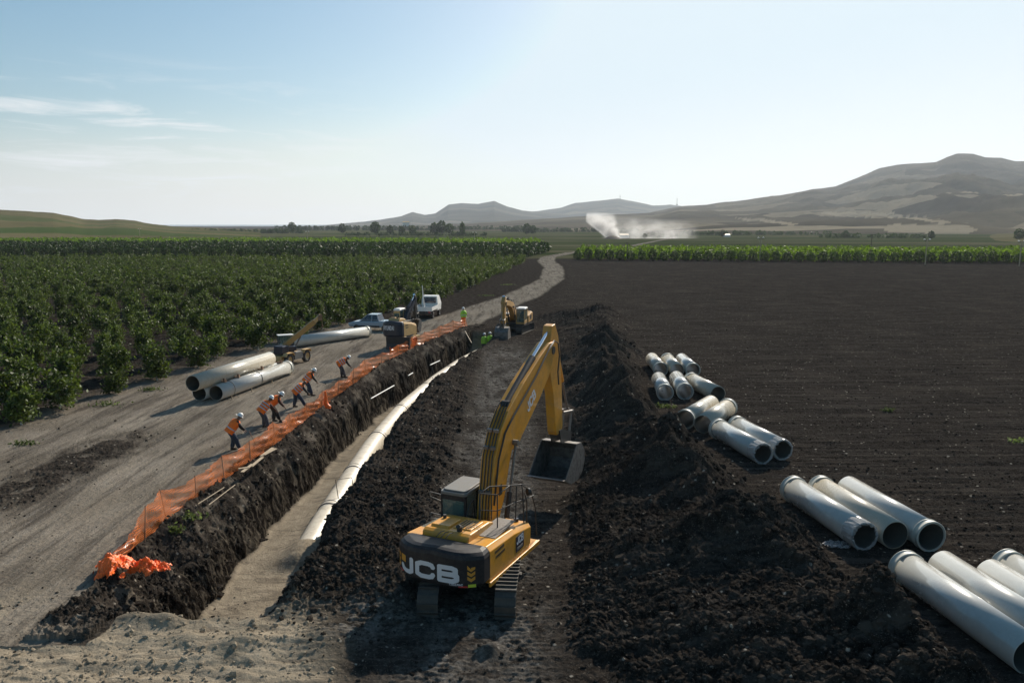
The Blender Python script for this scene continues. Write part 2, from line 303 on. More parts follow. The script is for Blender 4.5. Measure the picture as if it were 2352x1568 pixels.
# ---------------------------------------------------------------- soil material
def soil_material():
    m = bpy.data.materials.new('soil'); m.use_nodes = True; t = m.node_tree; p = t.nodes['Principled BSDF']
    L = t.links.new
    tcn = N(t, 'ShaderNodeTexCoord'); at = N(t, 'ShaderNodeAttribute', attribute_name='zone'); a2 = N(t, 'ShaderNodeAttribute', attribute_name='zonb')
    s1 = N(t, 'ShaderNodeSeparateColor'); L(at.outputs['Color'], s1.inputs[0]); s2 = N(t, 'ShaderNodeSeparateColor'); L(a2.outputs['Color'], s2.inputs[0])
    def noise(scale, detail=8., rough=.6, vec=None, sc3=None, dist=0.):
        n = N(t, 'ShaderNodeTexNoise', Scale=scale, Detail=detail, Roughness=rough, Distortion=dist)
        if sc3:
            mpn = N(t, 'ShaderNodeMapping'); mpn.inputs['Scale'].default_value = sc3; L(tcn.outputs['Object'], mpn.inputs[0]); L(mpn.outputs[0], n.inputs['Vector'])
        else: L(tcn.outputs['Object'], n.inputs['Vector'])
        return n.outputs[0]
    def ramp(v, a, b, lo=0., hi=1.):
        r = N(t, 'ShaderNodeMapRange'); r.inputs['From Min'].default_value = a; r.inputs['From Max'].default_value = b; r.inputs['To Min'].default_value = lo; r.inputs['To Max'].default_value = hi
        L(v, r.inputs[0]); return r.outputs[0]
    def mix(f, c1, c2, bt='MIX'):
        n = N(t, 'ShaderNodeMixRGB', blend_type=bt)
        if isinstance(f, float): n.inputs[0].default_value = f
        else: L(f, n.inputs[0])
        for i, c in ((1, c1), (2, c2)):
            if isinstance(c, tuple): n.inputs[i].default_value = c
            else: L(c, n.inputs[i])
        return n.outputs[0]
    def mul(a, b):
        n = N(t, 'ShaderNodeMath', operation='MULTIPLY')
        for i, c in enumerate((a, b)):
            if isinstance(c, float): n.inputs[i].default_value = c
            else: L(c, n.inputs[i])
        return n.outputs[0]
    big = noise(.25, 6.); mid = noise(1.6, 8., .65); fine = noise(9., 8., .7); vf = noise(34., 5., .7)
    dark = mix(ramp(mid, .3, .7), (.0060, .0050, .0043, 1), (.0190, .0160, .0135, 1))
    dark = mix(ramp(big, .5, .68, 0, .55), dark, (.028, .0225, .018, 1))
    dark = mix(ramp(fine, .55, .68, 0, .6), dark, (.058, .049, .040, 1))
    dark = mix(ramp(noise(21., 4., .6), .60, .68, 0, .55), dark, (.115, .10, .083, 1))
    dark = mix(ramp(vf, .66, .74, 0, .7), dark, (.20, .18, .15, 1))
    dark = mix(ramp(noise(1.0, 5., .65, sc3=(.12, 3.2, 1.)), .48, .62, 0, .65), dark, (.040, .033, .027, 1))
    # pale stones / straw flecks in the field
    vo = N(t, 'ShaderNodeTexVoronoi', Scale=2.6, Randomness=1.0); L(tcn.outputs['Object'], vo.inputs['Vector'])
    fl = mul(ramp(vo.outputs['Distance'], .17, .09), ramp(noise(3.3, 2.), .47, .53))
    dark = mix(mul(fl, .6), dark, (.25, .22, .18, 1))
    rcol = mix(ramp(big, .35, .65), (.155, .130, .10, 1), (.235, .20, .158, 1))
    streak = noise(1.0, 9., .68, sc3=(1.4, .14, 1.), dist=.6)
    rcol = mix(ramp(streak, .47, .64, 0, .8), rcol, (.060, .050, .042, 1))
    st2 = noise(1.0, 8., .7, sc3=(5., .4, 1.), dist=.4)
    rcol = mix(ramp(st2, .52, .68, 0, .5), rcol, (.235, .21, .18, 1))
    st3 = noise(1.0, 6., .75, sc3=(7., 1.3, 1.), dist=1.2)
    rcol = mix(ramp(st3, .54, .64, 0, .6), rcol, (.06, .05, .041, 1))
    rcol = mix(ramp(fine, .52, .70, 0, .55), rcol, (.065, .055, .045, 1))
    scol = mix(ramp(mid, .3, .7), (.19, .158, .115, 1), (.30, .25, .185, 1))
    scol = mix(ramp(fine, .6, .8, 0, .4), scol, (.14, .112, .085, 1))
    sw = noise(1.0, 7., .65, sc3=(.5, 1.7, 1.), dist=1.4)
    scol = mix(ramp(sw, .52, .62, 0, .6), scol, (.105, .088, .068, 1))
    scol = mix(ramp(noise(1.0, 8., .75, sc3=(1.6, 6., 1.), dist=2.0), .55, .65, 0, .55), scol, (.11, .09, .07, 1))
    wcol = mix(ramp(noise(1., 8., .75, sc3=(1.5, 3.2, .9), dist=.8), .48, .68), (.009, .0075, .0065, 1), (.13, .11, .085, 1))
    hcol = mix(ramp(fine, .35, .65), (.075, .067, .058, 1), (.21, .19, .165, 1))
    ocol = mix(ramp(mid, .35, .7), (.010, .0082, .007, 1), (.042, .035, .029, 1))
    far = mix(ramp(noise(.012, 5., .6, sc3=(.35, 1., 1.)), .42, .58), (.045, .055, .022, 1), (.095, .085, .05, 1))
    far = mix(ramp(noise(.02, 4., .6, sc3=(.2, 1.6, 1.)), .5, .6), far, (.028, .042, .014, 1))
    def gain(col_, k):
        h = N(t, 'ShaderNodeHueSaturation', Value=k); L(col_, h.inputs['Color']); return h.outputs[0]
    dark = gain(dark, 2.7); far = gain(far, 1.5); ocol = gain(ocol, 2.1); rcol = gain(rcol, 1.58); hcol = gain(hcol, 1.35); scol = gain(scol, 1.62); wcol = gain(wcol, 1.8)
    c = mix(s2.outputs[2], dark, far)
    c = mix(s2.outputs[1], c, ocol)
    c = mix(s1.outputs[0], c, rcol)
    c = mix(mul(s2.outputs[0], ramp(noise(2.2, 7., .7, dist=.5), .40, .54)), c, hcol)
    c = mix(s1.outputs[1], c, scol)
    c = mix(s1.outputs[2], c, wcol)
    t.nodes.remove(p); p = N(t, 'ShaderNodeBsdfDiffuse', Roughness=.6); L(p.outputs[0], t.nodes['Material Output'].inputs[0])
    L(c, p.inputs['Color'])
    b1 = N(t, 'ShaderNodeBump', Strength=.9, Distance=.10); L(fine, b1.inputs['Height'])
    b2 = N(t, 'ShaderNodeBump', Strength=.8, Distance=.025); L(vf, b2.inputs['Height']); L(b1.outputs[0], b2.inputs['Normal'])
    mb = N(t, 'ShaderNodeMath', operation='ADD'); mb.inputs[1].default_value = 0.; 
    inv = N(t, 'ShaderNodeMapRange'); inv.inputs['To Min'].default_value = .9; inv.inputs['To Max'].default_value = .8
    ad = N(t, 'ShaderNodeMath', operation='MAXIMUM'); L(s1.outputs[0], ad.inputs[0]); L(s1.outputs[1], ad.inputs[1]); L(ad.outputs[0], inv.inputs[0])
    L(inv.outputs[0], b1.inputs['Strength']); L(inv.outputs[0], b2.inputs['Strength'])
    L(b2.outputs[0], p.inputs['Normal'])
    return m
SOIL = soil_material()
# ---------------------------------------------------------------- ground sheet (fan shaped grid, finest near the viewpoint), cut into named regions
us = np.concatenate([np.linspace(-1.25, -.73, 40, endpoint=False), np.linspace(-.73, .73, 1500), np.linspace(.73, 1.25, 41)[1:]])
qs = np.arange(762 * 11 / 8.0, 762 * 11 / 110., -.72); ys = list(762 * 11 / qs); 
while ys[-1] < 5600: ys.append(ys[-1] * 1.018)
ys = np.array(ys)
# finer columns are not possible near, so shear nothing: plain product grid
UU, YY = np.meshgrid(us, ys)
XX = UU * (YY + 4.0)
Z, zn = terrain(XX, YY)
nr, nc = XX.shape
lo_ = np.clip(zn['inT'] * (1 - zn['sand']) + zn['ridge'] * .6 + zn['loose_b'] * .5, 0, 1) * (YY < 95)
SX = XX + lo_ * (.13 * perlin(YY * 2.1 + 3, Z * 2.6) + .09 * perlin(YY * 5.3, Z * 5.7 + XX * 1.5) + .05 * perlin(YY * 11, Z * 12 + XX * 3))
SY = YY + lo_ * (.10 * perlin(XX * 2.3, Z * 2.7 + 8) + .05 * perlin(XX * 7, Z * 7))
V = np.stack([SX, SY, Z], -1).reshape(-1, 3)
farw = sst(238, 262, YY) * (1 - zn['road'])
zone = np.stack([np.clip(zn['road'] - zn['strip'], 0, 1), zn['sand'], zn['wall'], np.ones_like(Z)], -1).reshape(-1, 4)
zonb = np.stack([zn['haul'] * (1 - zn['sand']), np.clip(zn['orchard'] + zn['shoulder'], 0, 1), farw, np.ones_like(Z)], -1).reshape(-1, 4)
idx = np.arange(nr * nc).reshape(nr, nc)
Q = np.stack([idx[:-1, :-1], idx[:-1, 1:], idx[1:, 1:], idx[1:, :-1]], -1)
qc = lambda a: a[:-1, :-1]
reg = np.zeros((nr - 1, nc - 1), int)                    # 0 open ground
reg[qc(zn['field']) > .5] = 1; reg[qc(zn['orchard']) > .5] = 2
reg[qc(zn['road']) > .4] = 3; reg[qc(zn['ridge']) > .5] = 4; reg[qc(zn['inT']) > .5] = 5
reg[(qc(zn['apron']) > .5) & (reg != 5)] = 6
NM = ['ground', 'ploughed_field', 'orchard_ground', 'dirt_road', 'spoil_ridge_terrain', 'trench_terrain', 'sand_ground']
LB = ['bare dark earth and the far plain', 'black ploughed field right of the pipes', 'dark ridged soil under the young orchard', 'pale dusty dirt road with wheel ruts', 'long dark heap of dug spoil beside the trench', 'deep trench with rough walls and sandy floor', 'pale sand spread at the near end of the trench']
for k in range(7):
    q = Q[reg == k]
    if not len(q): continue
    u, inv = np.unique(q.ravel(), return_inverse=True)
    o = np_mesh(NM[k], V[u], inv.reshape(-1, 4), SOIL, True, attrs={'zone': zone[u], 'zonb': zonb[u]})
    tag(o, LB[k], 'terrain', kind='structure')
del V, Q, idx
def clods(name, label, n, yr_, size, cond, seed, sandy=False):
    rg = np.random.default_rng(seed); q = 1 / rg.uniform(1 / yr_[1], 1 / yr_[0], n * 4); X_ = rg.uniform(-.70, .70, n * 4) * (q + 2)
    _, z_ = terrain(X_, q, False); k = rg.uniform(0, 1, n * 4) < cond(X_, q, z_); X_ = X_[k][:n]; q = q[k][:n]; zz_, _ = terrain(X_, q)
    m_ = len(X_); r_ = np.exp(rg.normal(size=m_) * .62) * size; r_ = np.minimum(r_, size * 3)
    t_ = (1 + 5 ** .5) / 2; ico = np.array([(-1, t_, 0), (1, t_, 0), (-1, -t_, 0), (1, -t_, 0), (0, -1, t_), (0, 1, t_), (0, -1, -t_), (0, 1, -t_), (t_, 0, -1), (t_, 0, 1), (-t_, 0, -1), (-t_, 0, 1)]) / 1.9
    icf = np.array([(0, 11, 5), (0, 5, 1), (0, 1, 7), (0, 7, 10), (0, 10, 11), (1, 5, 9), (5, 11, 4), (11, 10, 2), (10, 7, 6), (7, 1, 8), (3, 9, 4), (3, 4, 2), (3, 2, 6), (3, 6, 8), (3, 8, 9), (4, 9, 5), (2, 4, 11), (6, 2, 10), (8, 6, 7), (9, 8, 1)])
    a_ = rg.uniform(0, 6.28, m_); P = ico[None] * rg.uniform(.6, 1.3, (m_, 12, 1)) * rg.uniform(.65, 1.25, (m_, 1, 3)) * r_[:, None, None]
    P = np.stack([P[..., 0] * np.cos(a_)[:, None] - P[..., 1] * np.sin(a_)[:, None], P[..., 0] * np.sin(a_)[:, None] + P[..., 1] * np.cos(a_)[:, None], P[..., 2] * .8], -1)
    P += np.stack([X_, q, zz_ + r_ * .18], -1)[:, None]
    F_ = (icf[None] + np.arange(m_)[:, None, None] * 12).reshape(-1, 3); z4 = np.zeros((m_ * 12, 4)); z4[:, 3] = 1; zs4 = z4.copy(); zs4[:, 1] = 1.0 * sandy
    o = np_mesh(name, P.reshape(-1, 3), F_, SOIL, False, attrs={'zone': zs4, 'zonb': z4}); return tag(o, label, 'soil clods', kind='stuff')
clods('earth_clods', 'loose dark clods strewn over the banks and the spoil ridge', 13000, (15, 88), .050, lambda x, y, z: np.clip(z['ridge'] + z['loose_b'] + z['inT'] * (1 - z['sand']) * 1.0, 0, 1) * (1 - .6 * z['haul']), 3)
clods('sand_lumps', 'small lumps of damp sand at the near end of the trench', 2600, (14, 30), .030, lambda x, y, z: np.clip(z['apron'] + .12 * z['sand'], 0, 1), 6, True)
clods('road_crumbs', 'small dark crumbs of soil scattered over the dirt yard', 900, (18, 80), .018, lambda x, y, z: np.clip(z['road'] * .8, 0, 1), 7)
clods('field_clods', 'small dark clods on the ploughed field and the yard edges', 9000, (15, 80), .026, lambda x, y, z: np.clip(z['field'] * .9 + z['strip'] + z['orchard'] * .6 + (1 - z['road']) * (1 - z['sand']) * .3, 0, 1), 4)
# ---------------------------------------------------------------- sea
wm = MAT('sea_water', (.03, .09, .14, 1), .25)
o = MB().add([(-60000, 5500, -3), (40000, 5500, -3), (60000, 90000, -3), (-90000, 90000, -3)], [(0, 1, 2, 3)]).build('sea', wm); tag(o, 'thin strip of blue sea on the horizon', 'sea', kind='structure')
# ---------------------------------------------------------------- hills
def hill_mat(name, c1, c2, c3, s=.004):
    m = bpy.data.materials.new(name); m.use_nodes = True; t = m.node_tree; p = t.nodes['Principled BSDF']; L = t.links.new
    tcn = N(t, 'ShaderNodeTexCoord'); mpn = N(t, 'ShaderNodeMapping'); mpn.inputs['Scale'].default_value = (s * .6, s, s * 4); L(tcn.outputs['Object'], mpn.inputs[0])
    vo = N(t, 'ShaderNodeTexVoronoi', Scale=1.3, Randomness=1.0); L(mpn.outputs[0], vo.inputs['Vector'])
    n1 = N(t, 'ShaderNodeTexNoise', Scale=1.0, Detail=8., Roughness=.6); L(mpn.outputs[0], n1.inputs['Vector'])
    hs = N(t, 'ShaderNodeSeparateColor'); L(vo.outputs['Color'], hs.inputs[0])
    ra = N(t, 'ShaderNodeMapRange'); ra.inputs['From Min'].default_value = .35; ra.inputs['From Max'].default_value = .65; L(n1.outputs[0], ra.inputs[0])
    mx1 = N(t, 'ShaderNodeMixRGB'); mx1.inputs[1].default_value = c1; mx1.inputs[2].default_value = c2; L(ra.outputs[0], mx1.inputs[0])
    rb = N(t, 'ShaderNodeMapRange'); rb.inputs['From Min'].default_value = .70; rb.inputs['From Max'].default_value = .8; L(hs.outputs[0], rb.inputs[0])
    att = N(t, 'ShaderNodeAttribute', attribute_name='patch'); sq = N(t, 'ShaderNodeSeparateColor'); L(att.outputs['Color'], sq.inputs[0])
    mq = N(t, 'ShaderNodeMath', operation='MULTIPLY'); L(rb.outputs[0], mq.inputs[0]); L(sq.outputs[1], mq.inputs[1])
    ma = N(t, 'ShaderNodeMath', operation='MAXIMUM'); L(mq.outputs[0], ma.inputs[0]); L(sq.outputs[0], ma.inputs[1])
    mx2 = N(t, 'ShaderNodeMixRGB'); mx2.inputs[2].default_value = c3; L(mx1.outputs[0], mx2.inputs[1]); L(ma.outputs[0], mx2.inputs[0])
    n2 = N(t, 'ShaderNodeTexNoise', Scale=s * 14, Detail=8., Roughness=.7); L(tcn.outputs['Object'], n2.inputs['Vector'])
    rc_ = N(t, 'ShaderNodeMapRange'); rc_.inputs['From Min'].default_value = .55; rc_.inputs['From Max'].default_value = .7; rc_.inputs['To Max'].default_value = .5; L(n2.outputs[0], rc_.inputs[0])
    mx3 = N(t, 'ShaderNodeMixRGB'); mx3.inputs[2].default_value = (.035, .045, .022, 1); L(mx2.outputs[0], mx3.inputs[1]); L(rc_.outputs[0], mx3.inputs[0])
    t.nodes.remove(p); p = N(t, 'ShaderNodeBsdfDiffuse', Roughness=.5); hv = N(t, 'ShaderNodeHueSaturation', Value=1.5); L(mx3.outputs[0], hv.inputs['Color']); L(hv.outputs[0], p.inputs['Color']); L(p.outputs[0], t.nodes['Material Output'].inputs[0])
    return m
def hill(name, crest, Db, Dc, Dk, mat, label, rough=.10, steps=90, pw=1.5, patches=(), cross=1.0, side=.0):
    c, s = math.cos(TILT), math.sin(TILT)
    xs = np.arange(crest[0][0], crest[-1][0] + 1, 3.0); cy = np.interp(xs, [a for a, b in crest], [b for a, b in crest])
    cy = cy + 1.2 * fbm(xs * .02, xs * 0 + 3.3, 4)
    dx = (xs - 1176) / F; v = (784 - cy) / F; dy = c + v * s; dz = -s + v * c
    zc = H + Dc * dz / dy
    edge = sst(0, 30, np.minimum(xs - xs[0], xs[-1] - xs) + 3) if side else 1.0
    t = np.concatenate([np.linspace(0, 1, steps), np.linspace(1, 2, 14)[1:]])
    T, ZC = np.meshgrid(t, zc, indexing='ij'); _, UX = np.meshgrid(t, dx / dy, indexing='ij'); _, PXs = np.meshgrid(t, xs, indexing='ij')
    Yd = np.where(T <= 1, Db + (Dc - Db) * T, Dc + (Dk - Dc) * (T - 1))
    Xd = UX * Yd
    prof = np.where(T <= 1, T ** pw, 1 - .75 * (T - 1) ** 1.3)
    sc_ = (Dc - Db)
    gul = fbm(Xd / sc_ * 4.2 * cross, Yd / sc_ * 2.6, 6, .6)
    gul2 = ridged(Xd / sc_ * 4 * cross + 7, Yd / sc_ * 2.5, 3)
    Zd = ZC * edge * prof * (1 + 0) + np.abs(ZC) * rough * (gul * 1.6 + gul2 * .5) * np.where(T <= 1, np.clip(T * (1 - T) * 4, 0, 1), np.clip((T - 1) * 2, 0, 1))
    Zd = np.where(T < .001, -8, Zd) - .5
    # pale stubble patches placed on the slope
    Ppy = np.zeros_like(Zd); ff = Yd * c - (Zd - H) * s; PP = 784 - F * (Yd * s + (Zd - H) * c) / ff
    pt = np.zeros_like(Zd)
    for (x0, x1, ya, yb, sl) in patches:
        cyp = (ya + yb) / 2 + sl * (PXs - (x0 + x1) / 2) + 3 * perlin(PXs * .03, PP * .1)
        tap = np.clip(np.minimum(PXs - x0, x1 - PXs) / 25., 0, 1) ** .6
        pt = np.maximum(pt, ((np.abs(PP - cyp) < (yb - ya) / 2 * tap) & (PXs > x0) & (PXs < x1)) * 1.0)
    n, m = Zd.shape; id_ = np.arange(n * m).reshape(n, m)
    Qd = np.stack([id_[:-1, :-1], id_[:-1, 1:], id_[1:, 1:], id_[1:, :-1]], -1).reshape(-1, 4)
    col4 = np.stack([pt, np.clip(1 - T * .9, 0, 1), pt * 0, pt * 0 + 1], -1).reshape(-1, 4)
    o = np_mesh(name, np.stack([Xd, Yd, Zd], -1).reshape(-1, 3), Qd, mat, True, attrs={'patch': col4})
    return tag(o, label, 'hill', kind='structure')
HM1 = hill_mat('hillside_dry', (.044, .037, .027, 1), (.105, .086, .058, 1), (.22, .18, .125, 1), .0035)
HM2 = hill_mat('hillside_far', (.04, .042, .036, 1), (.08, .075, .06, 1), (.15, .13, .10, 1), .003)
HM3 = hill_mat('hillside_olive', (.065, .057, .028, 1), (.115, .10, .052, 1), (.035, .06, .018, 1), .008)
hill('mountain_right', [(1440, 505), (1500, 486), (1560, 474), (1620, 470), (1690, 462), (1760, 452), (1820, 444), (1870, 434), (1920, 428), (1960, 412), (1990, 400), (2020, 386), (2060, 378), (2110, 375), (2150, 372), (2175, 360), (2200, 352), (2235, 353), (2262, 361), (2300, 362), (2330, 370), (2400, 372), (2500, 392), (2700, 400), (2900, 430)], 900, 3600, 5200, HM1,
     'broad dry mountain rising on the right with pale stubble fields', .19, 130, 1.45, patches=((1885, 2080, 486, 499, .03), (2040, 2260, 516, 536, .01), (1690, 1840, 505, 511, .10), (1640, 1740, 536, 544, .05), (1980, 2200, 496, 502, .12)), side=1)
hill('hill_peak', [(640, 524), (700, 521), (760, 516), (830, 510), (880, 503), (920, 497), (948, 487), (975, 493), (1000, 490), (1030, 470), (1060, 466), (1100, 468), (1135, 461), (1165, 474), (1200, 484), (1260, 488), (1400, 500), (1560, 512)], 3200, 5600, 7600, HM2,
     'hazy flat topped hill with a sharp right peak', .07, 80, 1.3, side=1)
hill('hill_distant', [(1120, 500), (1200, 487), (1240, 484), (1290, 476), (1320, 466), (1370, 461), (1420, 456), (1460, 463), (1500, 472), (1540, 470), (1570, 474), (1620, 486), (1700, 500)], 4200, 6600, 8600, HM2,
     'farthest rounded hazy hill in the middle', .07, 60, 1.3, side=1)
hill('hill_low_plain', [(560, 527), (700, 526), (850, 522), (960, 517), (1060, 513), (1170, 507), (1280, 500), (1350, 495), (1420, 492), (1500, 488), (1600, 490), (1700, 500), (1800, 520)], 1300, 2900, 4200, HM1,
     'low pale rolling fields below the distant hills', .05, 90, 1.15, side=1)
hill('hill_left', [(-500, 455), (-200, 470), (0, 481), (60, 484), (120, 488), (160, 495), (195, 503), (225, 505), (265, 503), (310, 506), (350, 514), (400, 519), (470, 522), (540, 526), (600, 529)], 430, 1150, 1900, HM3,
     'smooth brown grassy hill at the left edge', .06, 90, .9, side=0)
hill('hill_right_near', [(2080, 566), (2130, 558), (2180, 551), (2230, 546), (2290, 541), (2352, 538), (2500, 530), (2700, 528)], 430, 700, 1000, HM3,
     'low grassy knoll at the right edge behind the grove', .10, 40, 1.0, side=1)
#@@PART2
# ================================================================ materials
YEL = MAT('yellow_paint', (.60, .265, .018, 1), .36, var=.14, vscale=1.6, dust=(.24, .17, .09, 1), dustamt=.5, coat=.15)
YEL_OLD = MAT('faded_yellow_paint', (.40, .215, .05, 1), .55, var=.15, vscale=2., dust=(.24, .19, .13, 1), dustamt=.8)
TAN = MAT('sand_yellow_paint', (.52, .33, .13, 1), .45, var=.1, vscale=2., dust=(.26, .20, .14, 1), dustamt=.5)
CWM = MAT('dark_grey_paint', (.016, .016, .019, 1), .5, spec=.28, var=.15, vscale=3., dust=(.10, .085, .07, 1), dustamt=.45)
NAVY = MAT('navy_paint', (.012, .017, .032, 1), .38, var=.1, dust=(.07, .06, .05, 1), dustamt=.3)
BLK = MAT('black_steel', (.022, .021, .021, 1), .5, dust=(.08, .07, .055, 1), dustamt=.5)
RUB = MAT('rubber', (.020, .019, .018, 1), .8, dust=(.12, .10, .08, 1), dustamt=.7)
STEEL = MAT('worn_steel', (.20, .185, .17, 1), .45, .5, dust=(.09, .07, .05, 1), dustamt=.7, vscale=4.)
MUDST = MAT('muddy_track_steel', (.055, .050, .044, 1), .6, .2, dust=(.13, .112, .09, 1), dustamt=.8, vscale=3., bump=.5)
BUCK = MAT('bucket_steel', (.17, .155, .14, 1), .5, .3, dust=(.035, .028, .024, 1), dustamt=.9, vscale=2.5, bump=.3)
CHROME = MAT('chrome_rod', (.75, .78, .82, 1), .12, 1.)
WHITE = MAT('white_paint', (.72, .72, .70, 1), .35, dust=(.35, .3, .24, 1), dustamt=.45)
DECW = MAT('white_decal', (.60, .60, .62, 1), .5)
RED = MAT('red_decal', (.42, .03, .03, 1), .5)
LIME = MAT('lime_decal', (.45, .55, .04, 1), .5)
ORG = MAT('orange_decal', (.55, .26, .03, 1), .5)
BLUE = MAT('blue_black_decal', (.010, .012, .035, 1), .4)
ROOF = MAT('roof_grey', (.15, .145, .135, 1), .55, dust=(.2, .17, .13, 1), dustamt=.5)
BLUECAR = MAT('pale_blue_car_paint', (.24, .33, .42, 1), .25, dust=(.3, .27, .22, 1), dustamt=.5, coat=.5)
GRP = MAT('pipe_glass_fibre', (.46, .455, .42, 1), .22, var=.10, vscale=1.1, dust=(.26, .25, .22, 1), dustamt=.25, coat=.8)
GRP2 = MAT('pipe_glass_fibre_beige', (.43, .39, .31, 1), .26, var=.10, vscale=1.1, dust=(.28, .25, .2, 1), dustamt=.35, coat=.5)
GRPIN = MAT('pipe_inner_wall', (.11, .115, .10, 1), .45, var=.15)
GRPC = MAT('pipe_coupling', (.47, .46, .40, 1), .4, var=.08)
GRPSAND = MAT('sand_dusted_pipe', (.62, .56, .45, 1), .38, var=.08, vscale=1., dust=(.30, .25, .19, 1), dustamt=.85)
WOOD = MAT('weathered_wood', (.20, .12, .075, 1), .8, var=.3, vscale=6.)
PALEW = MAT('pale_timber', (.36, .29, .20, 1), .7, var=.2, vscale=6.)
STRAP = MAT('strap', (.10, .09, .075, 1), .7)
FILM = MAT('plastic_film', (.52, .50, .48, 1), .15)
FILM.node_tree.nodes['Principled BSDF'].inputs['Alpha'].default_value = .45
SKIN = MAT('skin', (.13, .065, .04, 1), .55); HAT = MAT('white_helmet', (.72, .72, .70, 1), .3)
NAVYC = MAT('navy_cloth', (.018, .028, .05, 1), .85, var=.2); GREYC = MAT('grey_cloth', (.055, .055, .065, 1), .85, var=.2)
BLACKC = MAT('black_cloth', (.014, .013, .014, 1), .85); BROWNC = MAT('brown_cloth', (.06, .028, .02, 1), .85)
VEST = MAT('orange_vest_cloth', (.85, .16, .01, 1), .7, var=.12, vscale=9.); HIVIS = MAT('lime_vest_cloth', (.35, .62, .05, 1), .7); BAND = MAT('reflective_band', (.42, .42, .44, 1), .35)
BOOT = MAT('boot_leather', (.03, .022, .018, 1), .7)
def glass(name, c, a=.55):
    m = MAT(name, c, .06); m.node_tree.nodes['Principled BSDF'].inputs['Alpha'].default_value = a; return m
GLS = glass('tinted_glass', (.10, .17, .155, 1), .55); GLB = glass('blue_glass', (.02, .035, .06, 1), .8)
def leaf_mat(name, c1, c2, tr=.45):
    m = bpy.data.materials.new(name); m.use_nodes = True; t = m.node_tree; t.nodes.remove(t.nodes['Principled BSDF']); o = t.nodes['Material Output']; L = t.links.new
    tcn = N(t, 'ShaderNodeNewGeometry'); n1 = N(t, 'ShaderNodeTexNoise', Scale=.9, Detail=6., Roughness=.8); L(tcn.outputs['Position'], n1.inputs['Vector'])
    oi = N(t, 'ShaderNodeObjectInfo'); rm = N(t, 'ShaderNodeMapRange'); rm.inputs['To Min'].default_value = .72; rm.inputs['To Max'].default_value = 1.25; L(oi.outputs['Random'], rm.inputs[0])
    ra = N(t, 'ShaderNodeMapRange'); ra.inputs['From Min'].default_value = .35; ra.inputs['From Max'].default_value = .65; L(n1.outputs[0], ra.inputs[0])
    mx_ = N(t, 'ShaderNodeMixRGB'); mx_.inputs[1].default_value = c1; mx_.inputs[2].default_value = c2; L(ra.outputs[0], mx_.inputs[0])
    hs = N(t, 'ShaderNodeHueSaturation'); L(mx_.outputs[0], hs.inputs['Color']); ri = N(t, 'ShaderNodeMapRange'); ri.inputs['To Min'].default_value = .45; ri.inputs['To Max'].default_value = 1.6; L(tcn.outputs['Random Per Island'], ri.inputs[0]); rx = N(t, 'ShaderNodeMath', operation='MULTIPLY'); L(rm.outputs[0], rx.inputs[0]); L(ri.outputs[0], rx.inputs[1]); L(rx.outputs[0], hs.inputs['Value'])
    d = N(t, 'ShaderNodeBsdfPrincipled'); d.inputs['Roughness'].default_value = .55; d.inputs['Specular IOR Level'].default_value = .25 if tr > .28 else .12; L(hs.outputs[0], d.inputs['Base Color'])
    h2 = N(t, 'ShaderNodeHueSaturation'); h2.inputs['Hue'].default_value = .49; h2.inputs['Value'].default_value = 1.5; h2.inputs['Saturation'].default_value = 1.1; L(hs.outputs[0], h2.inputs['Color'])
    tl = N(t, 'ShaderNodeBsdfTranslucent'); L(h2.outputs[0], tl.inputs[0])
    ms = N(t, 'ShaderNodeMixShader'); ms.inputs[0].default_value = tr; L(d.outputs[0], ms.inputs[1]); L(tl.outputs[0], ms.inputs[2]); L(ms.outputs[0], o.inputs[0])
    return m
LEAF = leaf_mat('young_citrus_leaf', (.028, .048, .012, 1), (.080, .112, .022, 1), .32)
LEAFD = leaf_mat('mature_leaf', (.022, .042, .014, 1), (.042, .072, .020, 1), .25)
LEAFB = leaf_mat('bright_leaf', (.040, .078, .012, 1), (.080, .135, .018, 1), .6)
LEAFW = leaf_mat('weed_leaf', (.055, .085, .028, 1), (.10, .13, .045, 1), .4)
BARK = MAT('bark', (.075, .06, .05, 1), .9); LIMEW = MAT('whitewashed_bark', (.55, .54, .50, 1), .9)
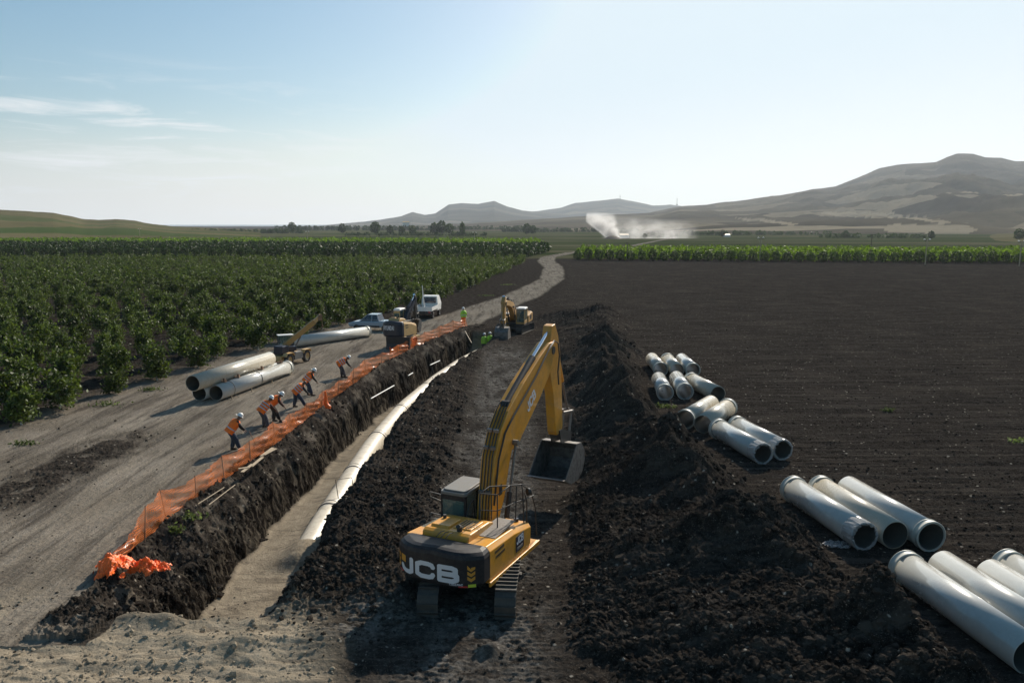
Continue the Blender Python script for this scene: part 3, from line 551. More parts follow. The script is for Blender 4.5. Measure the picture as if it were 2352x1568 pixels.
# ================================================================ stroke lettering on any surface
GL = {'J': [[(0, .28), (.06, .08), (.2, 0), (.36, .0), (.46, .1), (.46, 1)]], 'C': [[(.62, .80), (.58, .94), (.46, 1), (.16, 1), (0, .86), (0, .14), (.16, 0), (.46, 0), (.58, .06), (.62, .20)]],
 'B': [[(0, 0), (0, 1), (.46, 1), (.58, .9), (.58, .62), (.46, .5), (.0, .5)], [(.46, .5), (.62, .4), (.62, .1), (.5, 0), (0, 0)]], 'H': [[(0, 0), (0, 1)], [(.6, 0), (.6, 1)], [(0, .5), (.6, .5)]],
 'Y': [[(0, 1), (.3, .5), (.6, 1)], [(.3, .5), (.3, 0)]], 'U': [[(0, 1), (0, .15), (.15, 0), (.45, 0), (.6, .15), (.6, 1)]], 'N': [[(0, 0), (0, 1), (.6, 0), (.6, 1)]],
 'D': [[(0, 0), (0, 1), (.4, 1), (.6, .8), (.6, .2), (.4, 0), (0, 0)]], 'A': [[(0, 0), (.3, 1), (.6, 0)], [(.12, .35), (.48, .35)]], 'I': [[(0, 0), (0, 1)]],
 'O': [[(.15, 0), (0, .15), (0, .85), (.15, 1), (.45, 1), (.6, .85), (.6, .15), (.45, 0), (.15, 0)]], 'G': [[(.6, .85), (.45, 1), (.15, 1), (0, .85), (0, .15), (.15, 0), (.45, 0), (.6, .15), (.6, .5), (.35, .5)]],
 'E': [[(.55, 1), (0, 1), (0, 0), (.55, 0)], [(0, .5), (.45, .5)]], 'M': [[(0, 0), (0, 1), (.35, .4), (.7, 1), (.7, 0)]], 'V': [[(0, 1), (.3, 0), (.6, 1)]]}
GW = {'J': .46, 'I': 0, 'M': .7}
def lettering(name, text, h, w_, cell, fn, mat, parent, gap=.36, xs=1.0):
    "fn(x, z) -> local point on the surface; the text is h tall and starts at x = 0"
    segs = []; x = 0
    for ch in text:
        for st in GL[ch]:
            for a, b in zip(st[:-1], st[1:]): segs.append((x + a[0] * h * xs, a[1] * h, x + b[0] * h * xs, b[1] * h))
        x += (GW.get(ch, .62) * xs + gap) * h
    S = np.array(segs); W = x - gap * h
    gx = np.arange(-w_, W + w_, cell); gzz = np.arange(-w_ / 2, h + w_, cell); A, B = np.meshgrid(gx + cell / 2, gzz + cell / 2)
    ins = np.zeros(A.shape, bool)
    for x0, z0, x1, z1 in S:
        dx, dz = x1 - x0, z1 - z0; L2 = dx * dx + dz * dz + 1e-9
        tt = np.clip(((A - x0) * dx + (B - z0) * dz) / L2, 0, 1)
        ins |= ((A - x0 - tt * dx) ** 2 + (B - z0 - tt * dz) ** 2) < (w_ / 2) ** 2
    m = MB()
    for j, i in np.argwhere(ins):
        a, b = gx[i], gzz[j]; m.add([fn(a, b), fn(a + cell, b), fn(a + cell, b + cell), fn(a, b + cell)], [(0, 1, 2, 3)])
    return m.build(name, mat, parent)
# ================================================================ excavator
def loop_profile(L, h, n=60):
    "closed track path (y, z) with its outward normals"
    r = h / 2; st = L - h; per = 2 * st + 2 * math.pi * r; out_ = []
    for k in range(n):
        s = per * k / n
        if s < st: y, z, a = -st / 2 + s, 0, -math.pi / 2
        elif s < st + math.pi * r: a = -math.pi / 2 + (s - st) / r; y, z = st / 2 + r * math.cos(a), r + r * math.sin(a)
        elif s < 2 * st + math.pi * r: y, z, a = st / 2 - (s - st - math.pi * r), h, math.pi / 2
        else: a = math.pi / 2 + (s - 2 * st - math.pi * r) / r; y, z = -st / 2 + r * math.cos(a), r + r * math.sin(a)
        out_.append((y, z, a))
    return out_
def excavator(name, label, loc, head, under, pal, arm, front_blade=False, group=None):
    root = empty(name, loc, -head, label, 'excavator')
    body, cwm, cabm, armm, stickm = pal['body'], pal['cw'], pal['cab'], pal['arm'], pal['stick']
    ru = head - under
    # undercarriage
    g, tw, TL, th_ = 1.10, .60, 4.25, .90
    if pal.get('brand') == 'JCB': TL = 4.6
    ts = -.5 if pal.get('brand') == 'JCB' else 0.; lead = Vector((math.sin(-ru) * 0, 0, 0))
    for sx in (-1, 1):
        m = MB(); pr = loop_profile(TL, th_, 44)
        for y, z, a in pr:
            ny, nz_ = math.cos(a), math.sin(a); ty, tz = -nz_, ny; hw = .131
            P = [(y + ty * s_ * hw - ny * d_, z + tz * s_ * hw - nz_ * d_) for s_, d_ in ((-1, .07), (1, .07), (1, .025), (-.55, .025), (-.55, 0 - .03), (-.8, -.03), (-.8, .025), (-1, .025))]
            m.prism([(p[0], p[1] + .03) for p in P], sx * g - tw / 2, sx * g + tw / 2)
        tr = m.build('track', MUDST, root, rz=ru); tr.location = Matrix.Rotation(ru, 3, 'Z') @ Vector((0, ts, -.12 if ts else 0))
        f = MB(); f.prism([(-TL / 2 + .5, .25), (TL / 2 - .5, .25), (TL / 2 - .35, .45), (TL / 2 - .55, .66), (-TL / 2 + .55, .66), (-TL / 2 + .35, .45)], sx * g - .2, sx * g + .2)
        f.build('track_frame', BLK, tr)
        for yy, nm in ((-TL / 2 + .44, 'sprocket'), (TL / 2 - .44, 'idler')):
            s_ = MB(); s_.cyl((sx * g - .12, yy, .47), (sx * g + .12, yy, .47), .33, 20); s_.cyl((sx * g - .24, yy, .47), (sx * g + .24, yy, .47), .14, 14); s_.build(nm, BLK, tr)
    m = MB(); m.zprism([(-.88, -.35), (-.5, -.9), (.5, -.9), (.88, -.35), (.88, .35), (.5, .9), (-.5, .9), (-.88, .35)], .35, .78); m.cyl((0, 0, .7), (0, 0, 1.0), .62, 28)
    m.build('carbody', BLK, root, bevel=.03, rz=ru)
    if front_blade:
        m = MB(); m.prism([(-2.75, .15), (-2.6, .1), (-2.52, .5), (-2.6, .95), (-2.72, .95), (-2.64, .5)], -1.45, 1.45); m.box(-.9, -.75, -2.6, -1.6, .35, .55); m.box(.75, .9, -2.6, -1.6, .35, .55); m.build('dozer_blade', BLK, root, rz=ru, bevel=.01)
    # revolving frame
    m = MB(); m.box(-1.28, 1.28, -2.0, 1.1, .93, 1.10); m.box(-1.28, -.42, 1.1, 1.75, .93, 1.06); m.build('revolving_frame', pal.get('frame', BLK), root, bevel=.02)
    m = MB(); m.box(.46, 1.36, 1.0, 1.72, .66, .76); m.prism([(-2.0, .80), (1.74, .62), (1.74, .76), (-2.0, .94)], 1.37, 1.43); m.prism([(-1.9, .85), (1.0, .70), (1.0, .93), (-1.9, .97)], .5, 1.365); m.build('step_deck', body, root, bevel=.01)
    # counterweight: rounded plan, swept levels
    def plan(off, n=20):
        pts = [(1.30 - off, -1.95)]
        for k in range(n + 1):
            u = 1 - 2 * k / n; x = (1.30 - off) * u; y = -2.80 + off * .9 + .48 * abs(u) ** 3.4; pts.append((x, y))
        pts.append((-1.30 + off, -1.95)); return pts
    lv = [(.84, .42), (.87, .24), (.94, .10), (1.06, 0), (1.76, 0), (1.86, .03), (1.93, .10), (1.96, .22)]
    vs = []; fs = []; np_ = len(plan(0))
    for z, of in lv: vs += [(x, y, z + (.10 * (1 - abs(x) / 1.3) if z > 1.72 else 0)) for x, y in plan(of)]
    for i in range(len(lv) - 1):
        for k in range(np_): fs.append((i * np_ + k, (i + 1) * np_ + k, (i + 1) * np_ + (k + 1) % np_, i * np_ + (k + 1) % np_))
    fs.append(tuple(range(np_))); fs.append(tuple(range(len(vs) - 1, len(vs) - 1 - np_, -1)))
    m = MB(); m.add(vs, fs, False); cw = m.build('counterweight', cwm, root, bevel=.015); cw.scale.x = 1.07
    # fix orientation of the closing faces
    def cwy(x, d=.012): 
        u = max(-1, min(1, x / 1.30)); return -2.80 + .48 * abs(u) ** 3.4 - d
    if pal.get('brand') == 'JCB':
        lettering('lettering', 'JCB', .38, .135, .011, lambda a, b: (-1.03 + a, cwy(-1.03 + a), 1.17 + b), DECW, cw, gap=.52, xs=2.05)
        lettering('lettering', 'COGEMAC', .052, .013, .006, lambda a, b: (.50 + a, cwy(.50 + a), 1.055 + b), DECW, cw)
        q = MB(); q.add([(x, cwy(x), z) for z in (1.40, 1.60) for x in (-1.09, -.89)], [(0, 1, 3, 2)]); q.build('emblem', ORG, cw)
        for k in range(3):
            zc_ = 1.58 - k * .15
            for sx in (-1, 1):
                c_ = 1.04 if sx > 0 else -1.2; ww = .085 if sx > 0 else .05; q = MB()
                for h0, h1 in ((-1, 0), (0, 1)):
                    xa, xb = c_ + h0 * ww, c_ + h1 * ww; za, zb = -.07 * (1 - abs(h0)), -.07 * (1 - abs(h1))
                    q.add([(xa, cwy(xa), zc_ + za - .05), (xb, cwy(xb), zc_ + zb - .05), (xb, cwy(xb), zc_ + zb + (.045 if k else .02)), (xa, cwy(xa), zc_ + za + (.045 if k else .07))], [(0, 1, 2, 3)])
                q.build('chevron', ORG, cw)
        for x0, x1, z0, z1, mt in ((.74, .96, 1.0, 1.045, RED), (.97, 1.14, 1.0, 1.09, LIME), (-1.2, -1.0, 1.08, 1.12, RED)):
            q = MB(); n_ = 5
            for k in range(n_):
                xa = x0 + (x1 - x0) * k / n_; xb = x0 + (x1 - x0) * (k + 1) / n_
                q.add([(xa, cwy(xa), z0), (xb, cwy(xb), z0), (xb, cwy(xb), z1), (xa, cwy(xa), z1)], [(0, 1, 2, 3)])
            q.build('marking_plate', mt, cw)
    elif pal.get('brand'):
        lettering('lettering', pal['brand'], .25, .062, .014, lambda a, b: (-.98 + a, cwy(-.98 + a), 1.44 + b), DECW, cw, gap=.32)
    # side bodies
    m = MB(); m.prism([(-1.95, 1.05), (1.05, .96), (1.10, 1.62), (.95, 1.72), (-.2, 1.88), (-1.95, 2.03)], .52, 1.19)
    # outer skin with a sloped shoulder
    m.add([(1.19, -1.95, 1.05), (1.30, -1.95, 1.05), (1.30, -1.95, 1.90), (1.19, -1.95, 2.03), (1.19, 1.05, .96), (1.30, 1.05, .96), (1.30, 1.08, 1.52), (1.19, 1.10, 1.66), (1.30, -.2, 1.76), (1.19, -.2, 1.88)],
          [(0, 1, 2, 3), (5, 4, 7, 6), (1, 5, 6, 8, 2), (2, 8, 9, 3), (8, 6, 7, 9), (0, 4, 5, 1)])
    sp_ = m.build('right_side_body', body, root, bevel=.02); sp_.scale.x = 1.065; sp_.location.z = -.07
    q = MB()
    for r_ in range(2):
        for k in range(12): 
            y0 = -1.62 + k * .055 + r_ * .06
            q.box(1.298, 1.304, y0, y0 + .035, 1.70 - r_ * .16, 1.80 - r_ * .16 if False else 1.78 - r_ * .16)
    q.build('air_slot', BLK, sp_)
    if pal.get('brand') == 'JCB':
        q = MB(); q.box(1.30, 1.306, -.12, .50, 1.12, 1.62); b_ = q.build('badge', BLUE, sp_)
        lettering('lettering', 'JCB', .20, .055, .010, lambda a, b: (1.311, -.04 + a, 1.37 + b), DECW, b_, gap=.32, xs=1.0)
        lettering('lettering', 'HDMECO', .06, .017, .006, lambda a, b: (1.311, .0 + a, 1.19 + b), DECW, b_) if False else None
        q = MB(); q.box(1.306, 1.311, -.02, .40, 1.17, 1.25); q.build('pale_stripe', ROOF, b_)
    m = MB(); m.prism([(-1.95, 1.05), (-.06, 1.05), (-.06, 1.78), (-1.95, 2.0)], -1.29, -.50); lb = m.build('left_side_body', body, root, bevel=.04); lb.scale.x = 1.065; lb.location.z = -.05
    q = MB()
    for k in range(14): q.box(-1.297, -1.289, -1.6 + k * .06, -1.565 + k * .06, 1.3, 1.75)
    q.build('air_slot', BLK, lb)
    # engine hood
    m = MB(); m.prism([(-1.90, 1.90), (-.18, 1.80), (-.22, 2.04), (-.5, 2.12), (-1.72, 2.20), (-1.86, 2.14)], -.78, .60); hd = m.build('engine_hood', body, root, bevel=.035); hd.location.z = -.06; hd.scale.x = 1.12
    m = MB(); m.prism([(-1.60, 2.17), (-.75, 2.12), (-.80, 2.21), (-1.55, 2.26)], -.66, -.12); m.prism([(-1.5, 2.17), (-.6, 2.11), (-.64, 2.17), (-1.46, 2.22)], -.04, .48); m.build('hood_panel', body, hd, bevel=.015)
    q = MB()
    for k in range(5): q.prism([(-1.4, 2.215), (-.72, 2.178), (-.72, 2.185), (-1.4, 2.225)], .02 + k * .085, .055 + k * .085)
    q.build('air_slot', BLK, hd)
    q = MB(); q.cyl((.22, -1.62, 2.1), (.22, -1.62, 2.34), .075, 14); q.cyl((.22, -1.62, 2.33), (.25, -1.78, 2.40), .06, 12); q.build('exhaust', BLK, hd)
    q = MB(); q.cyl((-.55, -.95, 2.2), (-.55, -.95, 2.33), .05, 10); q.build('filler_cap', BLK, hd); q = MB(); q.cyl((1.0, .78, 1.60), (1.0, .78, 1.78), .08, 12); q.build('fuel_cap', NAVY, root)
    m = MB(); m.box(.56, 1.2, -1.2, .3, 1.9, 1.915); m.build('tread_plate', STEEL, root)
    q = MB()
    for x_ in (-.1, .05, .2):
        q.tube([(x_, -1.92, 2.2), (x_ - .02, -2.1, 2.24), (x_ - .05, -2.3, 2.16)], .012, 6)
    q.build('hose', BLK, root)
    # cab
    X0, X1, Y0, Y1, ZB, ZT = -1.29, -.40, .0, 1.72, 1.06, 2.62
    prof = [(Y0, ZB), (Y0, 2.45), (.10, ZT), (Y1 - .25, ZT), (Y1 - .02, 2.1), (Y1, 1.3), (Y1 - .08, ZB)]
    m = MB()
    for xa, xb in ((X0, X0 + .07), (X1 - .07, X1)):
        m.prism([(Y0, ZB), (Y0, 2.5), (Y0 + .12, 2.5), (Y0 + .12, ZB)], xa, xb); m.prism([(.85, ZB), (.85, 2.55), (.95, 2.55), (.95, ZB)], xa, xb)
        m.prism([(Y1 - .10, ZB), (Y1 - .02, 1.3), (Y1 - .06, 2.1), (Y1 - .27, 2.6), (Y1 - .36, 2.6), (Y1 - .14, 2.08), (Y1 - .12, 1.3), (Y1 - .2, ZB)], xa, xb)
        m.prism([(Y0 + .05, ZB), (Y1 - .1, ZB), (Y1 - .04, 1.42), (Y0 + .05, 1.42)], xa + .012, xb - .012)
    m.box(X0 + .05, X1 - .05, Y0 + .01, Y0 + .08, ZB, 1.62); m.box(X0 + .05, X1 - .05, Y0 + .01, Y0 + .10, 2.30, 2.54); m.box(X0 + .05, X1 - .05, Y1 - .10, Y1 - .04, ZB, 1.25); m.box(X0 + .04, X1 - .04, Y0 + .05, Y1 - .1, ZB - .04, ZB + .05)
    cab = m.build('cab', cabm, root, bevel=.012)
    m = MB()
    rp = []
    def rr(x0, x1, y0, y1, r, n=4):
        o_ = []
        for cx_, cy_, a0 in ((x1 - r, y0 + r, -90), (x1 - r, y1 - r, 0), (x0 + r, y1 - r, 90), (x0 + r, y0 + r, 180)):
            for k in range(n + 1): a = R(a0 + 90 * k / n); o_.append((cx_ + r * math.cos(a), cy_ + r * math.sin(a)))
        return o_
    m.zprism(rr(X0 - .03, X1 + .03, Y0 - .03, Y1 - .18, .13), 2.52, 2.63); m.zprism(rr(X0 + .03, X1 - .03, Y0 + .05, Y1 - .28, .13), 2.631, 2.68)
    m.build('cab_roof', pal.get('roof', ROOF), cab, bevel=.03)
    q = MB(); q.box(X0 + .07, X1 - .07, Y0 + .002, Y0 + .008, 1.50, 2.36); q.build('rear_window', GLS, cab)
    q = MB(); q.box(X1 - .04, X1 - .03, Y0 + .12, .85, 1.42, 2.5); q.box(X1 - .04, X1 - .03, .95, Y1 - .14, 1.42, 2.48); q.box(X0 + .03, X0 + .04, Y0 + .12, .85, 1.42, 2.5); q.box(X0 + .03, X0 + .04, .95, Y1 - .14, 1.42, 2.48); q.build('side_window', GLS, cab)
    q = MB(); q.add([(X0 + .07, Y1 - .06, 1.25), (X1 - .07, Y1 - .06, 1.25), (X1 - .07, Y1 - .09, 2.1), (X0 + .07, Y1 - .09, 2.1), (X1 - .07, Y1 - .3, 2.52), (X0 + .07, Y1 - .3, 2.52)], [(0, 1, 2, 3), (3, 2, 4, 5)]); q.build('windscreen', GLS, cab)
    q = MB(); q.box(-1.1, -.65, .55, 1.0, 1.2, 1.45); q.box(-1.1, -.65, .42, .56, 1.4, 2.1); q.box(-1.02, -.73, .44, .54, 2.1, 2.28); q.build('seat', BLK, cab, bevel=.03)
    q = MB(); q.tube([(-.38, -.1, 1.75), (-.30, .05, 2.25), (-.30, .35, 2.35), (-.30, .45, 1.85), (-.36, .4, 1.6)], .02, 6); q.build('grab_rail', BLK, cab)
    q = MB(); q.tube([(X0 - .01, .15, 2.42), (X0 - .42, .05, 2.50)], .018, 6); q.tube([(X0 - .01, .15, 2.2), (X0 - .42, .05, 2.35), (X0 - .42, .05, 2.50)], .014, 6); q.build('mirror_arm', STEEL, cab); q = MB()
    q.tube([(X0 - .01, .15, 1.72), (X0 - .40, .05, 1.80)], .018, 6); q.tube([(X0 - .01, .15, 1.6), (X0 - .4, .05, 1.62), (X0 - .40, .05, 1.80)], .014, 6); q.build('mirror_arm', STEEL, cab)
    # handrails
    if pal.get('rails', True):
        q = MB(); r_ = .020
        q.tube([(.42, -.62, 1.95), (.42, -.62, 2.98), (.44, .0, 3.0), (1.0, .35, 3.0), (1.22, .7, 2.95)], r_, 6)
        q.tube([(.92, -.45, 1.90), (.92, -.45, 2.95), (.98, .3, 3.0)], r_, 6); q.tube([(1.12, .45, 1.8), (1.14, .5, 2.96)], r_, 6)
        q.tube([(1.26, .80, 1.62), (1.24, .75, 2.7), (1.22, .7, 2.95), (1.27, 1.35, 2.55), (1.31, 1.62, 1.9), (1.32, 1.74, .9)], r_, 6)
        q.tube([(1.28, 1.02, .95), (1.28, .98, 2.3), (1.26, .9, 2.55)], r_, 6); q.tube([(.42, -.62, 2.45), (.92, -.45, 2.45), (1.13, .45, 2.45), (1.26, .85, 2.42), (1.31, 1.5, 2.35)], .016, 6)
        q.tube([(.42, -.62, 2.98), (.92, -.45, 2.95)], .018, 6); q.tube([(.46, .1, 1.9), (.46, .1, 2.98)], .018, 6)
        q.build('handrail', BLK, root)
        q = MB(); q.add([(.44, .7, 2.45), (.44, .95, 2.45), (.44, .95, 2.8), (.44, .7, 2.8)], [(0, 1, 2, 3)]); q.cyl((1.2, 1.2, 2.55), (1.26, 1.27, 2.55), .12, 14); q.build('mirror', BLK, root)
    # ---- arm
    A = arm; ox = .10
    m = MB(); m.prism(A['boom'], ox - .24, ox + .24); bm_ = m.build('boom', armm, root, bevel=.02)
    m = MB(); m.prism(A['stick'], ox - .175, ox + .175); stk = m.build('stick', stickm, root, bevel=.02)
    if pal.get('brand') == 'JCB':
        lettering('lettering', 'JCB', .30, .085, .012, lambda a, b: (ox + .253, 3.32 + a * .845 - b * .535, 4.62 + a * .535 + b * .845), DECW, bm_, gap=.36, xs=1.1)
    if 'tip' in A:
        m = MB(); m.cyl((ox - .27, A['tip'][0], A['tip'][1]), (ox + .27, A['tip'][0], A['tip'][1]), .15, 18); m.build('pivot_pin', BLK, bm_)
    for pth in A.get('hoses', []):
        q = MB()
        for x_ in (-.16, -.05, .06, .16): q.tube([(ox + x_, y, z) for y, z in pth], .020, 6)
        q.build('hose', BLK, bm_)
    for (y, z) in A.get('clamps', []):
        q = MB(); q.box(ox - .2, ox - .02, y - .05, y + .05, z - .05, z + .05, rx=.2); q.box(ox + .03, ox + .2, y - .05, y + .05, z - .05, z + .05, rx=.2); q.build('hose_clamp', STEEL, bm_)
    for pth in A.get('sidehoses', []):
        q = MB(); q.tube([(ox + .27, y, z) for y, z in pth], .022, 6); q.tube([(ox + .27, y - .05, z + .03) for y, z in pth], .016, 6); q.build('hose', BLK, bm_)
    def ram(nm, a, mid_, b, xx, rb, rr_, par, bodym):
        q = MB(); q.cyl((xx, *a), (xx, *mid_), rb, 16); q.cyl((xx - rb * 1.1, *a), (xx + rb * 1.1, *a), rb * 1.2, 14); c_ = q.build(nm, bodym, par)
        q = MB(); q.cyl((xx, *mid_), (xx, *b), rr_, 12); q.cyl((xx - rb * 1.1, *b), (xx + rb * 1.1, *b), rb * 1.1, 14); q.build('piston_rod', CHROME if nm == 'stick_cylinder' else STEEL, c_)
    ram('stick_cylinder', *A['scyl'], ox, .125, .06, bm_, pal.get('cyl', CWM))
    ram('boom_cylinder', *A['bcyl'], ox + .36, .085, .045, root, pal.get('cylb', BLK)); ram('boom_cylinder', *A['bcyl'], ox - .36, .085, .045, root, pal.get('cylb', BLK))
    ram('bucket_cylinder', *A['kcyl'], ox, .075, .045, stk, armm)
    q = MB(); a, b, c_ = A['link']
    for xx in (-.2, .2):
        q.tube([(ox + xx, *a), (ox + xx, *b)], .05, 8); q.tube([(ox + xx * .8, *b), (ox + xx * .8, *c_)], .05, 8)
    q.cyl((ox - .26, *b), (ox + .26, *b), .055, 10); q.build('bucket_link', STEEL, stk)
    # bucket: open box, lip towards its mouth
    bw = A['bw'] / 2; bp = A['bucket']; n = len(bp); th2 = .035
    cen = (sum(p[0] for p in bp) / n, sum(p[1] for p in bp) / n)
    inn = [(p[0] + (cen[0] - p[0]) * .06, p[1] + (cen[1] - p[1]) * .06) for p in bp]
    m = MB()
    m.prism(bp + inn[::-1], ox - bw, ox + bw) if False else None
    for i in range(n - 1): m.prism([bp[i], bp[i + 1], inn[i + 1], inn[i]], ox - bw, ox + bw)
    for sx in (-1, 1): m.prism(bp, ox + sx * bw - (0 if sx < 0 else .03) - .001 * sx, ox + sx * bw + (.03 if sx < 0 else 0) + .001 * sx)
    bk = m.build('bucket', BUCK, root)
    q = MB(); q.prism([bp[-1], inn[-1], (inn[-1][0] + A['lip'][0], inn[-1][1] + A['lip'][1]), (bp[-1][0] + A['lip'][0], bp[-1][1] + A['lip'][1])], ox - bw - .01, ox + bw + .01); q.build('cutting_edge', STEEL, bk)
    e = A['ear']; q = MB()
    for xx in (-.22, .18): q.prism(e, ox + xx, ox + xx + .04)
    q.build('bucket_ear', BLK, bk)
    return root
ARM_A = dict(
    boom=[(.20, 1.45), (.35, 2.4), (.62, 3.7), (1.05, 4.45), (1.65, 5.0), (2.9, 5.68), (4.4, 6.36), (5.3, 6.72), (5.75, 6.72), (5.95, 6.42), (5.82, 6.1), (5.35, 5.55), (4.4, 4.85), (2.75, 3.86), (2.45, 3.62), (1.95, 3.62), (1.78, 3.3), (1.35, 2.2), (.75, 1.35)],
    stick=[(5.72, 7.30), (6.06, 7.34), (6.40, 6.85), (6.62, 6.2), (6.82, 5.0), (6.98, 3.25), (6.88, 3.0), (6.35, 2.98), (6.22, 3.15), (5.92, 4.7), (5.50, 5.75), (5.46, 6.3)],
    tip=(5.70, 6.40), hoses=[[(.25, 1.7), (.31, 2.4), (.58, 3.73), (1.01, 4.49), (1.62, 5.05), (1.9, 5.22)]], clamps=[(.36, 2.65), (.72, 4.0), (.98, 4.5)],
    sidehoses=[[(.5, 2.2), (.85, 3.6), (1.35, 4.35), (2.0, 4.75), (4.0, 5.75), (5.2, 6.5), (5.75, 6.75), (6.15, 6.6), (6.3, 6.1), (6.15, 5.5), (6.25, 5.0)]],
    scyl=((1.98, 5.12), (4.25, 6.33), (5.95, 7.18)), bcyl=((1.15, 1.30), (1.5, 2.35), (1.98, 3.88)), kcyl=((6.72, 6.15), (7.35, 4.9), (8.02, 3.6)),
    link=((6.95, 3.75), (8.02, 3.58), (7.75, 2.62)), bw=1.52, bucket=[(7.05, 2.52), (7.55, 2.45), (7.95, 2.05), (8.0, 1.6), (7.75, 1.22), (7.2, 1.02), (6.4, 1.08), (5.72, 1.42)], lip=(-.16, .05),
    ear=[(6.52, 3.12), (6.78, 3.12), (7.9, 2.75), (7.85, 2.35), (7.2, 2.45), (6.75, 2.55)])
JX, JY = -1.1, 22.8
jz = .0
excavator('excavator', 'big yellow excavator with dark counterweight and raised boom beside the near trench', (JX, JY, jz), R(24), R(4), dict(body=YEL, cw=CWM, cab=CWM, arm=YEL, stick=YEL, brand='JCB', roof=ROOF), ARM_A)
ARM_B = dict(   # seen from its front, reaching down into the trench
    boom=[(.20, 1.45), (.35, 2.3), (1.0, 3.6), (1.7, 4.1), (3.0, 4.5), (4.4, 4.75), (5.1, 4.7), (5.25, 4.4), (5.0, 4.15), (3.2, 3.75), (2.2, 3.35), (1.6, 2.6), (.75, 1.35)],
    stick=[(4.75, 5.35), (5.1, 5.35), (5.4, 4.8), (5.45, 3.2), (5.3, 1.5), (4.95, 1.45), (4.85, 3.2), (4.7, 4.3)], tip=(5.0, 4.42), hoses=[], clamps=[],
    scyl=((1.9, 4.3), (3.4, 4.9), (4.95, 5.3)), bcyl=((1.1, 1.3), (1.5, 2.2), (2.1, 3.5)), kcyl=((5.6, 4.6), (5.8, 3.4), (6.0, 2.2)),
    link=((5.35, 2.2), (6.0, 2.15), (5.9, 1.2)), bw=1.35, bucket=[(5.4, 1.3), (5.95, 1.2), (6.3, .8), (6.3, .2), (5.95, -.25), (5.3, -.4), (4.75, -.1)], lip=(-.1, .12), ear=[(5.0, 1.6), (5.3, 1.6), (6.0, 1.3), (6.0, 1.0), (5.3, 1.0)])
def squash(A_, ky, kz, z0=1.5):
    f = lambda p: (p[0] * ky, z0 + (p[1] - z0) * kz) if p[1] > z0 else (p[0] * ky, p[1])
    return {k: ([f(p) for p in v] if k in ('boom', 'stick', 'clamps', 'bucket', 'ear') else [[f(p) for p in h] for h in v] if k in ('hoses', 'sidehoses') else f(v) if k == 'tip' else tuple(f(p) for p in v) if k in ('scyl', 'bcyl', 'kcyl', 'link') else v) for k, v in A_.items()}
ARM_C = dict(
    boom=[(.20, 1.45), (.35, 2.4), (.9, 3.5), (1.5, 4.2), (2.7, 5.1), (3.7, 5.85), (4.1, 5.95), (4.25, 5.65), (4.0, 5.35), (3.0, 4.5), (2.1, 3.6), (1.5, 2.6), (.75, 1.35)],
    stick=[(3.75, 6.5), (4.1, 6.5), (4.4, 5.9), (4.35, 4.0), (4.25, 2.3), (3.9, 2.25), (3.8, 4.0), (3.7, 5.3)], tip=(4.0, 5.68), hoses=[[(.4, 2.5), (1.0, 3.62), (1.6, 4.35)]], clamps=[],
    scyl=((1.75, 4.5), (2.9, 5.5), (3.95, 6.45)), bcyl=((1.1, 1.3), (1.4, 2.2), (1.9, 3.5)), kcyl=((4.5, 5.7), (4.7, 4.5), (4.95, 3.3)),
    link=((4.3, 3.1), (4.95, 3.25), (4.9, 2.3)), bw=1.1, bucket=[(4.2, 2.1), (4.7, 2.15), (5.05, 1.75), (5.0, 1.2), (4.6, .85), (4.1, .8), (3.6, 1.1)], lip=(-.1, .1), ear=[(3.9, 2.4), (4.2, 2.4), (4.9, 2.4), (4.85, 2.1), (4.3, 1.95)])
excavator('excavator', 'navy and sand coloured excavator standing behind the orange fence by the pickup', (-9.9, 68.4, 0), R(20), R(2), dict(body=TAN, cw=NAVY, cab=TAN, arm=NAVY, stick=BLK, brand='HYUNDAI', rails=False, roof=WHITE, cyl=NAVY), squash(ARM_C, .72, .40), front_blade=True).scale = (.70, .80, 1.30)
excavator('excavator', 'dusty old yellow excavator facing the viewer with its bucket in the far trench end', (.35, 78.3, 0), R(192), R(200), dict(body=YEL_OLD, cw=YEL_OLD, cab=YEL_OLD, arm=YEL_OLD, stick=YEL_OLD, rails=False, roof=WHITE), squash(ARM_B, 1.0, .68))
# ================================================================ wheels and road vehicles
def wheel(parent, x, y, r, w_, rimm=STEEL, side=1):
    m = MB(); M = Matrix.Translation((x, y, r)) @ Matrix.Rotation(math.pi / 2, 4, 'Y')
    wl = MB(); wl.lathe([(.04, -w_ * .3), (r * .55, -w_ * .32), (r * .58, -w_ * .42), (r * .58, w_ * .42), (r * .55, w_ * .32), (.04, w_ * .3)], 18, M); o = wl.build('wheel', rimm, parent)
    m.lathe([(r * .58, -w_ / 2), (r * .9, -w_ / 2), (r, -w_ * .36), (r, w_ * .36), (r * .9, w_ / 2), (r * .58, w_ / 2)], 22, M, close=True); m.build('tyre', RUB, o); return o
def car_body(sections):
    "loft of (y, [(x,z)...]) half sections mirrored"
    rings = []
    for y, hs in sections: rings.append([(x, y, z) for x, z in hs] + [(-x, y, z) for x, z in hs[::-1]])
    n = len(rings[0]); vs = [p for r_ in rings for p in r_]; fs = []
    for i in range(len(rings) - 1):
        for k in range(n): fs.append((i * n + k, i * n + (k + 1) % n, (i + 1) * n + (k + 1) % n, (i + 1) * n + k))
    fs.append(tuple(range(n - 1, -1, -1))); fs.append(tuple(range((len(rings) - 1) * n, len(rings) * n)))
    m = MB(); m.add(vs, [f[::-1] for f in fs], False); return m
px_, py_ = -14.6, 79.5
pk = empty('pickup', (px_, py_, 0), R(80), 'pale blue pickup parked facing left behind the navy excavator', 'pickup truck')
def hsec(w_, z0, z1): return [(w_ * .55, z0), (w_ * .92, z0 + .03), (w_, z0 + .25), (w_ * .99, z1 - .12), (w_ * .93, z1)]
